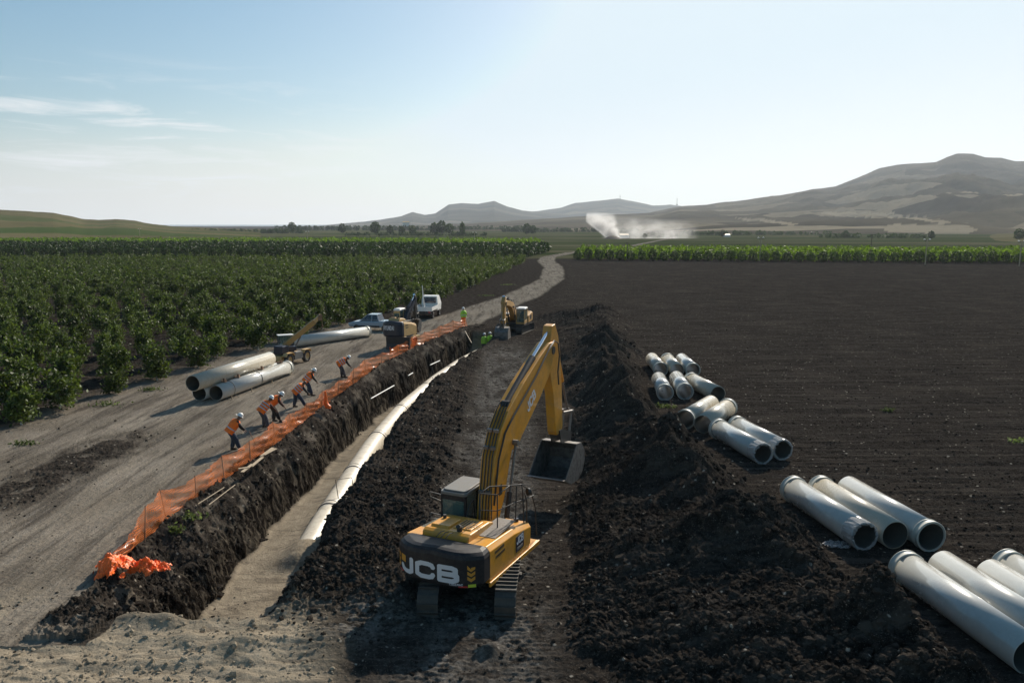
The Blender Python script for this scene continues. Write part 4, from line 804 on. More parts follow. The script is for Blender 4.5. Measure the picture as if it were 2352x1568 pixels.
car_body([(-2.45, hsec(.80, .50, .98)), (-2.35, hsec(.86, .42, 1.05)), (-.9, hsec(.88, .40, 1.08)), (1.0, hsec(.88, .40, 1.06)), (1.9, hsec(.86, .42, 1.0)), (2.35, hsec(.80, .45, .86)), (2.45, hsec(.72, .5, .75))]).build('body', BLUECAR, pk, bevel=.03)
car_body([(-.95, [(.55, 1.05), (.83, 1.05), (.83, 1.07)]), (-.75, [(.5, 1.05), (.83, 1.07), (.70, 1.70)]), (.25, [(.5, 1.05), (.83, 1.07), (.70, 1.72)]), (.55, [(.5, 1.05), (.83, 1.07), (.72, 1.55)]), (1.2, [(.5, 1.02), (.83, 1.04), (.82, 1.06)])]).build('cabin', GLB, pk, bevel=.02)
m = MB(); m.zprism([(-.68, -.75), (.68, -.75), (.68, .3), (-.68, .3)], 1.725, 1.765); [m.tube([(s_ * .835, 1.15, 1.06), (s_ * .72, .42, 1.66), (s_ * .69, .25, 1.74), (s_ * .69, -.7, 1.74), (s_ * .83, -.9, 1.08)], .035, 6) for s_ in (-1, 1)]; [m.tube([(s_ * .835, -.15, 1.08), (s_ * .705, -.15, 1.72)], .035, 6) for s_ in (-1, 1)]; m.build('roof', BLUECAR, pk)
m = MB(); [m.box(s_ * .885 - .01, s_ * .885 + .01, -1.0, 1.3, .42, .62) for s_ in (-1, 1)]; m.build('side_trim', BLK, pk)
for s_ in (-1, 1):
    wheel(pk, s_ * .76, 1.5, .36, .24); wheel(pk, s_ * .76, -1.55, .36, .24); m = MB(); m.box(s_ * .62 - .14, s_ * .62 + .14, 2.40, 2.47, .66, .80); m.build('headlight', FILM, pk)
tx, ty = -10.1, 91.5
tk = empty('flatbed_truck', (tx, ty, 0), R(-8), 'small white flatbed truck seen from behind carrying a tall white post', 'truck')
car_body([(.55, [(.5, .6), (.80, .6), (.84, 1.2), (.80, 1.3)]), (.56, [(.5, .6), (.80, .6), (.84, 1.2), (.74, 2.02)]), (1.6, [(.5, .6), (.80, .6), (.84, 1.2), (.73, 2.03)]), (2.05, [(.5, .6), (.80, .6), (.84, 1.25), (.78, 1.4)]), (2.15, [(.5, .6), (.78, .6), (.8, 1.1), (.76, 1.2)])]).build('cab', WHITE, tk, bevel=.04)
m = MB(); m.box(-.64, .64, .53, .545, 1.32, 1.88); m.build('rear_window', GLB, tk)
m = MB(); m.box(-.9, .9, -2.3, .45, .82, .92); b_ = m.build('flatbed', STEEL, tk)
m = MB(); m.box(-.92, .92, -2.34, -2.29, .8, 1.22); m.build('tailgate', WHITE, b_)
m = MB(); [m.box(s_ * .92 - .02, s_ * .92 + .02, -2.28, .44, .84, 1.2) for s_ in (-1, 1)]; m.build('side_board', WHITE, b_)
m = MB(); m.box(-.85, .85, -2.36, -2.2, .52, .66); [m.box(s_ * .4 - .05, s_ * .4 + .05, -2.2, 2.0, .5, .8) for s_ in (-1, 1)]; m.build('chassis', BLK, tk)
m = MB(); [m.box(s_ * .7 - .1, s_ * .7 + .1, -2.38, -2.34, .66, .76) for s_ in (-1, 1)]; m.build('tail_light', RED, tk)
for s_ in (-1, 1): wheel(tk, s_ * .74, 1.35, .33, .22); wheel(tk, s_ * .74, -1.35, .33, .26)
tk.scale = (1.22,) * 3
tag(MB().tube([(tx - .15, ty - 1.9, .95), (tx - .35, ty - 2.1, 2.4), (tx - .42, ty - 2.2, 3.9)], [.06, .075, .055], 8).build('white_post', WHITE), 'slim white post standing in the bed of the flatbed truck', 'post')
# yard crane
kr = empty('yard_crane', (-17.8, 60.2, 0), R(-22), 'dusty yellow yard crane with a telescopic boom behind the stacked pipes', 'crane')
m = MB(); m.prism([(-2.3, .55), (2.2, .55), (2.3, .95), (.5, 1.15), (-.3, 1.15), (-2.3, 1.05)], -.55, .55); m.build('chassis', TAN, kr, bevel=.04)
m = MB(); m.prism([(-.75, .55), (.75, .55), (.75, 1.12), (.45, 1.28), (-.5, 1.3), (-.75, 1.05)], -1.15, -.75); m.prism([(-.75, .55), (.75, .55), (.75, 1.12), (.45, 1.28), (-.5, 1.3), (-.75, 1.05)], .75, 1.15); m.build('side_tank', ROOF, kr, bevel=.04)
for s_ in (-1, 1):
    for yy in (-1.55, 1.55):
        wheel(kr, s_ * .95, yy, .62, .42, TAN)
        q = MB(); q.prism([(yy - .75, 1.05), (yy - .5, 1.34), (yy + .5, 1.34), (yy + .75, 1.05), (yy + .7, 1.02), (yy + .48, 1.29), (yy - .48, 1.29), (yy - .7, 1.02)], s_ * .95 - .26, s_ * .95 + .26); q.build('mudguard', TAN, kr)
q = MB(); q.cyl((0, 0, 1.1), (0, 0, 1.35), .5, 22); q.box(-.55, .55, -.9, .6, 1.35, 1.75); tr_ = q.build('turntable', NAVY, kr, bevel=.03)
RT = R(18)
ut = Matrix.Rotation(RT, 3, 'Z')
q = MB(); q.box(-1.25, -.5, -1.0, .55, 1.4, 1.85); q.box(-1.25, -1.19, -1.0, -.94, 1.85, 2.75); q.box(-.56, -.5, -1.0, -.94, 1.85, 2.75); q.box(-1.25, -1.19, .49, .55, 1.85, 2.75); q.box(-.56, -.5, .49, .55, 1.85, 2.75); cb = q.build('cab', NAVY, kr)
q = MB(); q.box(-1.22, -.53, -.97, .52, 1.86, 2.74); q.build('cab_glass', GLS, cb)
q = MB(); q.box(-1.3, -.45, -1.05, .62, 2.755, 2.84); q.build('cab_roof', WHITE, cb, bevel=.03)
q = MB(); q.box(-.5, .6, -2.1, -.9, 1.2, 2.0); q.build('counterweight', NAVY, kr, bevel=.08)
def boomseg(a, b, w_, h_):
    a = Vector(a); b = Vector(b); d = (b - a).normalized(); up = Vector((1, 0, 0)).cross(d).normalized(); q = MB(); vs = []
    for p in (a, b):
        for sx, sz in ((-1, -1), (1, -1), (1, 1), (-1, 1)): vs.append(p + Vector((sx * w_ / 2, 0, 0)) + up * sz * h_ / 2)
    q.add(vs, [(3, 2, 1, 0), (4, 5, 6, 7), (0, 1, 5, 4), (1, 2, 6, 5), (2, 3, 7, 6), (3, 0, 4, 7)]); return q
bo = boomseg((.05, -.6, 1.75), (.05, 2.7, 4.1), .42, .50).build('boom', YEL_OLD, kr, bevel=.02)
bo2 = boomseg((.05, 2.6, 4.03), (.05, 3.3, 4.55), .32, .38).build('inner_boom', TAN, bo, bevel=.02)
q = MB(); q.cyl((-.15, 3.35, 4.6), (.25, 3.35, 4.6), .22, 16); q.tube([(.05, 3.55, 4.6), (.05, 3.55, 3.7)], .02, 6); q.tube([(.05, 3.55, 3.75), (.05, 3.62, 3.6), (.05, 3.55, 3.48), (.05, 3.45, 3.55)], .04, 6); q.box(-.2, .3, 3.1, 3.5, 4.2, 4.62); q.build('hook_block', WOOD, bo2)
q = MB(); q.cyl((.05, .5, 1.5), (.05, 1.2, 2.7), .09, 12); q.build('lift_cylinder', STEEL, bo)
kr.scale = (.78, .70, .80)
for o_ in (tr_, cb, bo): o_.rotation_euler = (0, 0, R(-42))
# ================================================================ loose pipes
def pipe_thing(a, b, r, mat, label, group, za=None, zb=None, bell='far', wrap=False, name='large_pipe', th_=.035):
    "a near end, b far end (x, y); z is the underside"
    ax, ay = a; bx, by = b; za = r + (gz(ax, ay) if za is None else za); zb = r + (gz(bx, by) if zb is None else zb)
    A_ = Vector((ax, ay, za)); B_ = Vector((bx, by, zb)); L_ = (B_ - A_).length
    rot = (B_ - A_).to_track_quat('Z', 'X').to_euler()
    root = empty(name, A_, 0, label, 'pipe', group); root.rotation_euler = rot
    m = MB(); m.lathe([(r - th_, 0), (r, 0), (r, L_), (r - th_, L_)], 56); m.build('barrel', mat, root)
    m = MB(); m.lathe([(r - th_ - .003, .01), (r - th_ - .003, L_ - .01)], 56); m.v = m.v; m.build('inner_wall', GRPIN, root)
    def coll(z0, z1):
        rr_ = r + .045; q = MB(); q.lathe([(r + .002, z0), (rr_, z0 + .02), (rr_, z0 + .05), (rr_ - .014, z0 + .055), (rr_ - .014, z1 - .055), (rr_, z1 - .05), (rr_, z1 - .02), (r + .002, z1)], 56, close=True); q.build('coupling', GRPC, root)
    if bell in ('far', 'both'): coll(L_ - .27, L_ + .03)
    if bell in ('near', 'both'): coll(-.03, .27)
    if wrap:
        q = MB(); n = 40; vs = []; prof = [(r + .006, .55), (r + .012, .30), (r + .012, .05), (r + .008, -.02), (r - .03, -.05), (r - .10, -.03)]
        for i, (rr_, z) in enumerate(prof):
            for k in range(n):
                t = 2 * math.pi * k / n; j = random.uniform(-.012, .02) + (random.uniform(-.03, .03) if i == 5 else 0) + (0)
                vs.append(((rr_ + j) * math.cos(t), (rr_ + j) * math.sin(t), z + random.uniform(-.03, .03)))
        q.add(vs, [(i * n + k, i * n + (k + 1) % n, (i + 1) * n + (k + 1) % n, (i + 1) * n + k) for i in range(5) for k in range(n)], False); q.build('torn_wrap', FILM, root)
    return root
r1 = .5; g1 = 'grey pipes lying along the edge of the ploughed field'
def dirp(a, ang, L_): return (a[0] + math.sin(R(ang)) * L_, a[1] + math.cos(R(ang)) * L_)
LP = [((12.0, 24.65), -8.6, 4.8, 'far', True, GRP, 'wrapped grey pipe, leftmost of the three in front of the plastic sheet'),
      ((13.1, 24.75), -8.6, 4.75, 'far', False, GRP2, 'beige pipe in the middle of the three lying side by side'),
      ((14.25, 24.6), -8.3, 4.9, 'near', False, GRP, 'grey pipe with its collar towards the viewer, rightmost of the middle three'),
      ((12.76, 17.35), -6.6, 5.0, 'far', False, GRP, 'nearest large pipe at the bottom right with a thick far collar'),
      ((13.95, 17.4), -6.6, 5.0, 'none', False, GRP, 'second pipe of the near row, beside the nearest one'),
      ((15.05, 16.8), -6.6, 5.0, 'none', False, GRP, 'third pipe of the near row running out of the frame'),
      ((15.95, 17.5), -6.6, 4.95, 'far', False, GRP, 'outermost pipe of the near row at the right frame edge'),
      ((11.62, 34.1), -11.5, 4.5, 'far', True, GRP, 'wrapped pipe pointing at the viewer, nearer of the crooked pair'),
      ((12.75, 34.7), -11.5, 4.5, 'far', True, GRP, 'wrapped pipe at the right of the crooked pair'),
      ((9.43, 40.4), 32.5, 4.4, 'near', False, GRP2, 'slanted pipe lying against the heap, left of its twin'),
      ((10.15, 39.4), 32.5, 4.5, 'far', False, GRP2, 'slanted beige pipe touching the crooked pair'),
      ((9.67, 47.1), 5.5, 4.3, 'near', True, GRP, 'front left pipe of the six far pipes with white film in its mouth'),
      ((11.0, 47.4), 5.0, 4.35, 'near', True, GRP, 'front middle pipe of the six far pipes'),
      ((12.9, 46.7), -9.0, 4.4, 'far', False, GRP2, 'front right pipe of the six far pipes, turned outward'),
      ((10.9, 54.9), 2, 4.4, 'near', False, GRP2, 'back left pipe of the six far pipes'),
      ((12.05, 54.6), 2, 4.4, 'far', False, GRP2, 'back middle pipe of the six far pipes'),
      ((13.2, 54.6), 2, 4.45, 'near', False, GRP, 'back right pipe of the six far pipes')]
for a, ang, L_, bell, wr, mt, lb in LP:
    pipe_thing(a, dirp(a, ang, L_), r1, mt, lb, g1, za=.02, zb=.02, bell=bell, wrap=wr)
g2 = 'long pipes at the edge of the orchard'
pipe_thing((-18.62, 46.9), dirp((-18.62, 46.9), 12.8, 8.9), .5, GRP, 'lower right pipe of the strapped stack with wooden chocks on top', g2, za=.04, zb=.04, bell='far')
pipe_thing((-19.66, 46.85), dirp((-19.66, 46.85), 12.8, 8.8), .5, GRP, 'lower left pipe of the strapped stack, half hidden', g2, za=.04, zb=.04, bell='none')
pipe_thing((-19.5, 45.6), dirp((-19.5, 45.6), 12.8, 8.9), .5, GRP2, 'topmost pipe of the strapped stack jutting out to the left', g2, za=.93, zb=.93, bell='none')
pipe_thing((-19.9, 67.9), dirp((-19.9, 67.9), 38.6, 9.0), .5, GRP, 'single long pipe lying behind the yard crane', g2, za=.04, zb=.04, bell='far')
# straps, chocks and pegs of the stack
dS = Vector((math.sin(R(12.8)), math.cos(R(12.8)), 0)); nS = Vector((math.cos(R(12.8)), -math.sin(R(12.8)), 0)); S0 = Vector((-18.62, 46.9, 0))
for k, (s_, lb) in enumerate(((1.3, 'dark strap slung over the stacked pipes near their open ends'), (4.6, 'dark strap slung over the middle of the stacked pipes'))):
    c_ = S0 + dS * s_; pts = []
    for t in range(-35, 100, 9): pts.append(c_ + nS * (.515 * math.cos(R(t))) + Vector((0, 0, .54 + .515 * math.sin(R(t)))))
    c2 = S0 + dS * (s_ - .35) - nS * .88
    for t in range(10, 150, 10): pts.append(c2 + nS * (.53 * math.cos(R(t))) + Vector((0, 0, 1.43 + .52 * math.sin(R(t)))))
    pts = [c_ + nS * .75 + Vector((0, 0, .02))] + pts if k == 0 else pts
    tag(MB().tube(pts, .018, 6).build('strap', STRAP), lb, 'strap', 'straps round the stacked pipes')
for k, (s_, side) in enumerate(((.9, 0), (2.4, 1), (5.3, 1), (7.9, 0))):
    c_ = S0 + dS * s_ + Vector((0, 0, 1.06)); q = MB()
    q.box(-.9, .1, -.05, .05, 0, .06); q.prism([(-.10, .0), (.10, 0), (.10, .10), (-.1, .26)], .02, .16)
    o = q.build('wooden_chock', WOOD, bevel=.006); o.location = c_; o.rotation_euler = (0, R(-3), -R(12.8) + R(10 if side else -12))
    tag(o, ['rusty wooden chock nearest the open ends of the stack', 'second wooden chock along the stack of pipes', 'third wooden chock along the stack of pipes', 'wooden chock at the far collar of the stack'][k], 'chock', 'wooden chocks on the stacked pipes')
for k, s_ in enumerate((.7, 3.0, 5.6)):
    c_ = S0 + dS * s_ + nS * .62; q = MB(); q.tube([(0, 0, -.1), (.01, 0, .24)], .03, 6); o = q.build('wooden_peg', PALEW); o.location = c_
    tag(o, ['pale peg beside the open end of the lower right pipe', 'pale peg halfway along the lower right pipe', 'pale peg near the collar of the lower right pipe'][k], 'peg', 'pegs beside the stacked pipes')
# ================================================================ laid pipeline in the trench
pl = empty('laid_pipeline', (pipe_x(31.), 31., -2.3), 0, 'cream pipeline lying in the sandy trench, its near end sunk in sand', 'pipeline')
o3 = Vector(pl.location)
def pz(y): return I(y, [29.6, 33, 38, 44, 80], [-2.95, -2.62, -2.4, -2.22, -2.2])
jts = [29.6, 34.6, 39.6, 45.9, 53.0, 60.5, 68, 75, 80.5]
for a, b in zip(jts[:-1], jts[1:]):
    yy = np.linspace(a, b, 5); m = MB(); m.tube([Vector((pipe_x(y), y, pz(y))) - o3 for y in yy], .56, 40, cap=True); m.build('pipe_length', GRPSAND, pl)
for y in jts[1:-1]:
    for dy in (-.16, .16):
        d_ = Vector((pipe_x(y + .1) - pipe_x(y - .1), .2, pz(y + .1) - pz(y - .1))).normalized(); c_ = Vector((pipe_x(y), y, pz(y))) - o3
        m = MB(); m.cyl(c_ + d_ * (dy - .03), c_ + d_ * (dy + .03), .595, 40); m.build('joint_ring', BLK if dy > 0 else STEEL, pl)
    m = MB(); m.cyl(c_ - d_ * .13, c_ + d_ * .13, .588, 40); m.build('coupling', GRPSAND, pl)
# sand drifted over its near end
# pump with a wire frame standing on the pipe
y_ = 35.4; x_ = pipe_x(y_) + .35
pm = empty('pump', (x_, y_, pz(y_) + .45), R(20), 'small dark pump in a bent wire frame sitting on the trench pipeline', 'pump')
m = MB(); m.cyl((.25, 0, .12), (.62, .05, .12), .2, 16); m.box(.15, .55, -.15, .2, -.25, .1); m.build('motor', BLK, pm, bevel=.02)
m = MB(); m.tube([(-.15, -.2, -.1), (-.25, -.1, .95), (.55, .1, .9), (.62, .2, .2)], .022, 6); m.tube([(-.15, -.2, -.1), (.2, -.2, .05)], .022, 6); m.build('carry_frame', BLK, pm)
m = MB(); m.tube([(.3, .1, .0), (.1, -.5, -.35), (-.3, -.9, .02), (-.7, -.8, -.1)], .022, 6); m.build('hose', BLK, pm)
m = MB(); m.cyl((.2, -.5, -.55), (.25, -.45, -.15), .19, 14); m.build('canister', NAVY, pm)
# ================================================================ orange safety netting
def net_mat():
    m = bpy.data.materials.new('orange_net'); m.use_nodes = True; t = m.node_tree; p = t.nodes['Principled BSDF']; L = t.links.new
    p.inputs['Base Color'].default_value = (.80, .22, .06, 1); p.inputs['Roughness'].default_value = .25; p.inputs['Transmission Weight'].default_value = 0
    uv = N(t, 'ShaderNodeAttribute', attribute_name='net'); s_ = N(t, 'ShaderNodeSeparateColor'); L(uv.outputs['Color'], s_.inputs[0])
    def line(o_, f):
        a = N(t, 'ShaderNodeMath', operation='MULTIPLY'); a.inputs[1].default_value = f; L(o_, a.inputs[0]); b = N(t, 'ShaderNodeMath', operation='FRACT'); L(a.outputs[0], b.inputs[0])
        c_ = N(t, 'ShaderNodeMath', operation='LESS_THAN'); c_.inputs[1].default_value = .31; L(b.outputs[0], c_.inputs[0]); return c_.outputs[0]
    mxn = N(t, 'ShaderNodeMath', operation='MAXIMUM'); L(line(s_.outputs[0], 1), mxn.inputs[0]); L(line(s_.outputs[1], 1), mxn.inputs[1])
    L(mxn.outputs[0], p.inputs['Alpha'])
    tl = N(t, 'ShaderNodeBsdfTranslucent'); tl.inputs[0].default_value = (.85, .28, .08, 1)
    tr = N(t, 'ShaderNodeBsdfTransparent'); m1_ = N(t, 'ShaderNodeMixShader'); m1_.inputs[0].default_value = .45; m2_ = N(t, 'ShaderNodeMixShader')
    L(p.outputs[0], m1_.inputs[1]); L(tl.outputs[0], m1_.inputs[2]); L(mxn.outputs[0], m2_.inputs[0]); L(tr.outputs[0], m2_.inputs[1]); L(m1_.outputs[0], m2_.inputs[2])
    for l in list(p.inputs['Alpha'].links): t.links.remove(l)
    L(m2_.outputs[0], t.nodes['Material Output'].inputs[0]); return m
NET = net_mat()
FY = [22.9, 25.9, 28.9, 32.6, 37.4, 45.9, 59.1, 68.9, 76.0, 83.0]; FX = [-13.0, -13.0, -12.9, -12.5, -12.0, -11.6, -10.5, -8.6, -6.9, -4.9]
fx = lambda y: I(y, FY, FX)
fe = empty('safety_fence', (-12, 40, 0), 0, 'long sagging orange mesh fence on thin posts between the road and the trench', 'fence'); fo = Vector(fe.location)
py2 = [22.9, 25.6, 27.3, 29.6, 32.0, 34.6, 37.5, 40.0, 42.6, 45.4, 48.6, 52, 55.6, 59.6, 63.6, 67.4, 71.2, 75, 79, 83]
prng = random.Random(5); lean = {}; hts = {}
for y in py2: lean[y] = (prng.uniform(-.22, .12), prng.uniform(-.1, .1)); hts[y] = prng.uniform(.88, 1.2) * min(1, .35 + (y - 22.9) * .28)
nv = 14
for a, b in zip(py2[:-1], py2[1:]):
    nu = max(8, int((b - a) / .22)); rows = []
    P = []; C = []
    sag = prng.uniform(.10, .30); fold = prng.uniform(0, 6)
    for i in range(nu + 1):
        u = i / nu; y = a + (b - a) * u; la = (1 - u) * lean[a][0] + u * lean[b][0]; hh = (1 - u) * hts[a] + u * hts[b] - sag * 4 * u * (1 - u)
        for j in range(nv + 1):
            v = j / nv; bulge = .16 * math.sin(v * math.pi) * math.sin(u * math.pi) * math.sin(fold + 5 * u) + (.06 * math.sin(v * 17 + fold + 9 * u) + .05 * math.sin(v * 7 - 23 * u + fold) + .03 * math.sin(31 * u + 5 * v)) * (u * (1 - u)) * 4
            x = fx(y) + la * v + bulge; z = gz_cache(y) + .02 + hh * v if False else hh * v + .03
            P.append((x - fo.x, y - fo.y, z)); C.append(((y - 20) / .055, hh * 1.15 * v / .07 + .04 * math.sin(y * 9), 0, 1))
    idq = np.arange((nu + 1) * (nv + 1)).reshape(nu + 1, nv + 1); Qn = np.stack([idq[:-1, :-1], idq[1:, :-1], idq[1:, 1:], idq[:-1, 1:]], -1).reshape(-1, 4)
    np_mesh('netting', P, Qn, NET, True, fe, attrs={'net': C})
for y in py2:
    x = fx(y); m = MB(); m.tube([(x - fo.x, y - fo.y, -.2), (x + lean[y][0] - fo.x, y - fo.y + lean[y][1] * .3, hts[y] + .08)], .014, 6); m.build('post', WOOD, fe)
def crumple(name, label, loc, sx, sy, sz, seed, cat='netting'):
    n = 80; g_ = np.linspace(-1, 1, n); A_, B_ = np.meshgrid(g_, g_); r_ = np.sqrt(A_ ** 2 + B_ ** 2)
    zz = np.clip(1 - r_, 0, 1) ** .8 * sz * (.75 + .7 * perlin(A_ * 1.6 + seed, B_ * 1.6)) + .22 * np.abs(perlin(A_ * 3.7 + seed, B_ * 3.7)) + .12 * np.abs(perlin(A_ * 8, B_ * 8 + seed)) + .05 * perlin(A_ * 16, B_ * 16)
    xx = A_ * sx + .12 * perlin(A_ * 3 + seed, B_ * 3 + 5); yy = B_ * sy + .12 * perlin(A_ * 3 + 9, B_ * 3 + seed)
    keep = r_ < .85 + .5 * perlin(A_ * 2.6 + seed, B_ * 2.6)
    idq = np.arange(n * n).reshape(n, n); Qn = np.stack([idq[:-1, :-1], idq[:-1, 1:], idq[1:, 1:], idq[1:, :-1]], -1); Qn = Qn[keep[:-1, :-1]]
    C = np.stack([xx / .06, yy / .06 + 50, xx * 0, xx * 0 + 1], -1).reshape(-1, 4)
    u, inv = np.unique(Qn.ravel(), return_inverse=True)
    o_ = np_mesh(name, np.stack([xx, yy, zz], -1).reshape(-1, 3)[u], inv.reshape(-1, 4), NETS, True, attrs={'net': C[u]}); o_.location = loc
    return tag(o_, label, cat, 'bundled ends of orange netting')
NETS = MAT('orange_net_dense', (.92, .15, .012, 1), .35, var=.35, vscale=14., bump=.9, bscale=30.)
crumple('bundled_netting', 'heap of bright orange netting dumped at the near end of the fence', (-12.75, 23.0, .0), .62, .85, .75, 3)
crumple('bundled_netting', 'lower orange netting tail trailing right from the heap', (-11.75, 23.35, -.12), .75, .42, .42, 8)
q = MB(); q.tube([(0, 0, 1.0), (.02, 0, .6), (.0, .0, .3), (.1, .02, .05), (.3, -.05, .02)], [.05, .09, .13, .17, .1], 9); o = q.build('bundled_netting', NETS); o.location = (-11.35, 45.3, 0)
tag(o, 'twisted strip of orange netting hanging from the middle of the fence', 'netting', 'bundled ends of orange netting')
x0, y0 = -9.15, 67.0
fb = empty('orange_barrier', (x0, y0, 0), R(-14), 'folded solid orange plastic barrier panel leaning on the far part of the fence', 'barrier')
m = MB(); m.add([(-1.2, -2.6, .05), (.1, 1.9, .05), (.1, 1.9, 1.05), (-1.2, -2.6, .35)], [(0, 1, 2, 3)]); m.add([(-1.35, -2.6, .30), (-.05, 1.9, 1.0), (.1, 1.9, 1.05), (-1.2, -2.6, .35)], [(0, 1, 2, 3)]); m.build('panel', NETS, fb)
m = MB(); m.tube([(-1.2, -2.6, 0), (-1.2, -2.6, .6)], .03, 6); m.tube([(.1, 1.9, 0), (.1, 1.9, 1.1)], .03, 6); m.tube([(-1.2, -2.6, .36), (.1, 1.9, 1.06)], .035, 6); m.build('panel_frame', NETS, fb)
fb.scale = (.8, .8, .9)
# timber offcuts, rods, conduits and scraps
def stick(name, a, b, r_, mat, label, cat, group=None, flat=False):
    q = MB(); a = Vector(a); b = Vector(b); c_ = (a + b) / 2
    if flat:
        L_ = (b - a).length; q.box(-L_ / 2, L_ / 2, -r_ * 2.2, r_ * 2.2, -r_ * .4, r_ * .4); o_ = q.build(name, mat, bevel=.004); o_.location = c_; o_.rotation_euler = (0, -math.asin((b - a).z / L_), math.atan2((b - a).y, (b - a).x))
    else: q.tube([a - c_, b - c_], r_, 8); o_ = q.build(name, mat); o_.location = c_
    return tag(o_, label, cat, group)
gp = lambda px, py, dz=.06: (*G(px, py), dz)
for k, (a, b, lb) in enumerate((((600, 1052), (627, 1033), 'upper pale plank at the foot of the fence'), ((606, 1050), (634, 1036), 'lower pale plank lying beside the upper one'), ((577, 1078), (603, 1057), 'splintered pale board below the two planks'), ((556, 1092), (580, 1074), 'short broken board farthest down the fence foot'), ((548, 1085), (572, 1082), 'small crosswise board fragment by the fence'))):
    stick('plank', gp(*a, .10 + .02 * k), gp(*b, .12 + .02 * k), .035, PALEW, lb, 'plank', 'broken boards at the foot of the fence', True)
stick('rod', gp(455, 1160), gp(515, 1122), .018, PALEW, 'long thin pale rod lying on the dark earth, upper one', 'rod', 'rods on the bank'); stick('rod', gp(480, 1162), gp(540, 1116), .018, PALEW, 'long thin pale rod lying lower on the dark earth', 'rod', 'rods on the bank')
def on_wall(px, py, z): return (*G(px, py, z), z)
for a, b, z, lb in (((852, 915), (905, 885), -1.0, 'long broken white drain pipe across the trench wall'), ((988, 838), (1010, 828), -.5, 'short white pipe sticking from the upper trench wall'), ((938, 862), (948, 856), -.9, 'tiny white pipe stub in the middle of the trench wall')):
    A_ = on_wall(*a, z); B_ = on_wall(*b, z); A_ = (max(A_[0], floor_l(A_[1]) - .45), A_[1], z); B_ = (max(B_[0], floor_l(B_[1]) - .45), B_[1], z)
    stick('drain_pipe', A_, B_, .04, WHITE, lb, 'drain pipe', 'white drain pipes cut through by the trench')
stick('crooked_pole', gp(1068, 765, .2), gp(1083, 778, -.4), .05, PALEW, 'pale pole leaning over the trench edge near the far fence end', 'pole')
# plastic sheet by the middle pipes
n = 26; g_ = np.linspace(-1, 1, n); A_, B_ = np.meshgrid(g_, g_)
zz = .04 + .17 * np.abs(perlin(A_ * 2.4, B_ * 2.4)) + .05 * perlin(A_ * 6, B_ * 6); idq = np.arange(n * n).reshape(n, n); Qn = np.stack([idq[:-1, :-1], idq[:-1, 1:], idq[1:, 1:], idq[1:, :-1]], -1); Qn = Qn[(np.sqrt(A_ ** 2 + B_ ** 2) < .85 + .3 * perlin(A_ * 2, B_ * 2 + 7))[:-1, :-1]]
gx_, gy_ = G(1920, 1260); o = np_mesh('plastic_sheet', np.stack([A_ * .55, B_ * .4, zz], -1).reshape(-1, 3), Qn.reshape(-1, 4), FILM, True); o.location = (gx_ + .15, gy_ + .2, gz(gx_, gy_)); tag(o, 'crumpled clear plastic sheet on the soil beside the middle pipes', 'plastic sheet')
# ================================================================ people
def skinned(name, verts, edges, radii, mat, parent, sub=1):
    me = bpy.data.meshes.new(name); me.from_pydata([tuple(v) for v in verts], edges, []); o_ = bpy.data.objects.new(name, me); col.objects.link(o_); o_.parent = parent
    s_ = o_.modifiers.new('skin', 'SKIN'); s_.use_smooth_shade = True
    if not me.skin_vertices: me.skin_vertices.new()
    for i, r_ in enumerate(radii): me.skin_vertices[0].data[i].radius = (r_, r_) if not isinstance(r_, tuple) else r_
    me.skin_vertices[0].data[0].use_root = True
    if sub: m_ = o_.modifiers.new('sub', 'SUBSURF'); m_.levels = sub; m_.render_levels = sub
    me.materials.append(mat); return o_
def ik(a, c_, l1, l2, hint):
    d = c_ - a; L_ = min(d.length, (l1 + l2) * .995); d.normalize(); x = (l1 * l1 - l2 * l2 + L_ * L_) / (2 * L_); h_ = math.sqrt(max(0, l1 * l1 - x * x))
    hp = hint - d * hint.dot(d); hp.normalize(); return a + d * x + hp * h_, a + d * L_
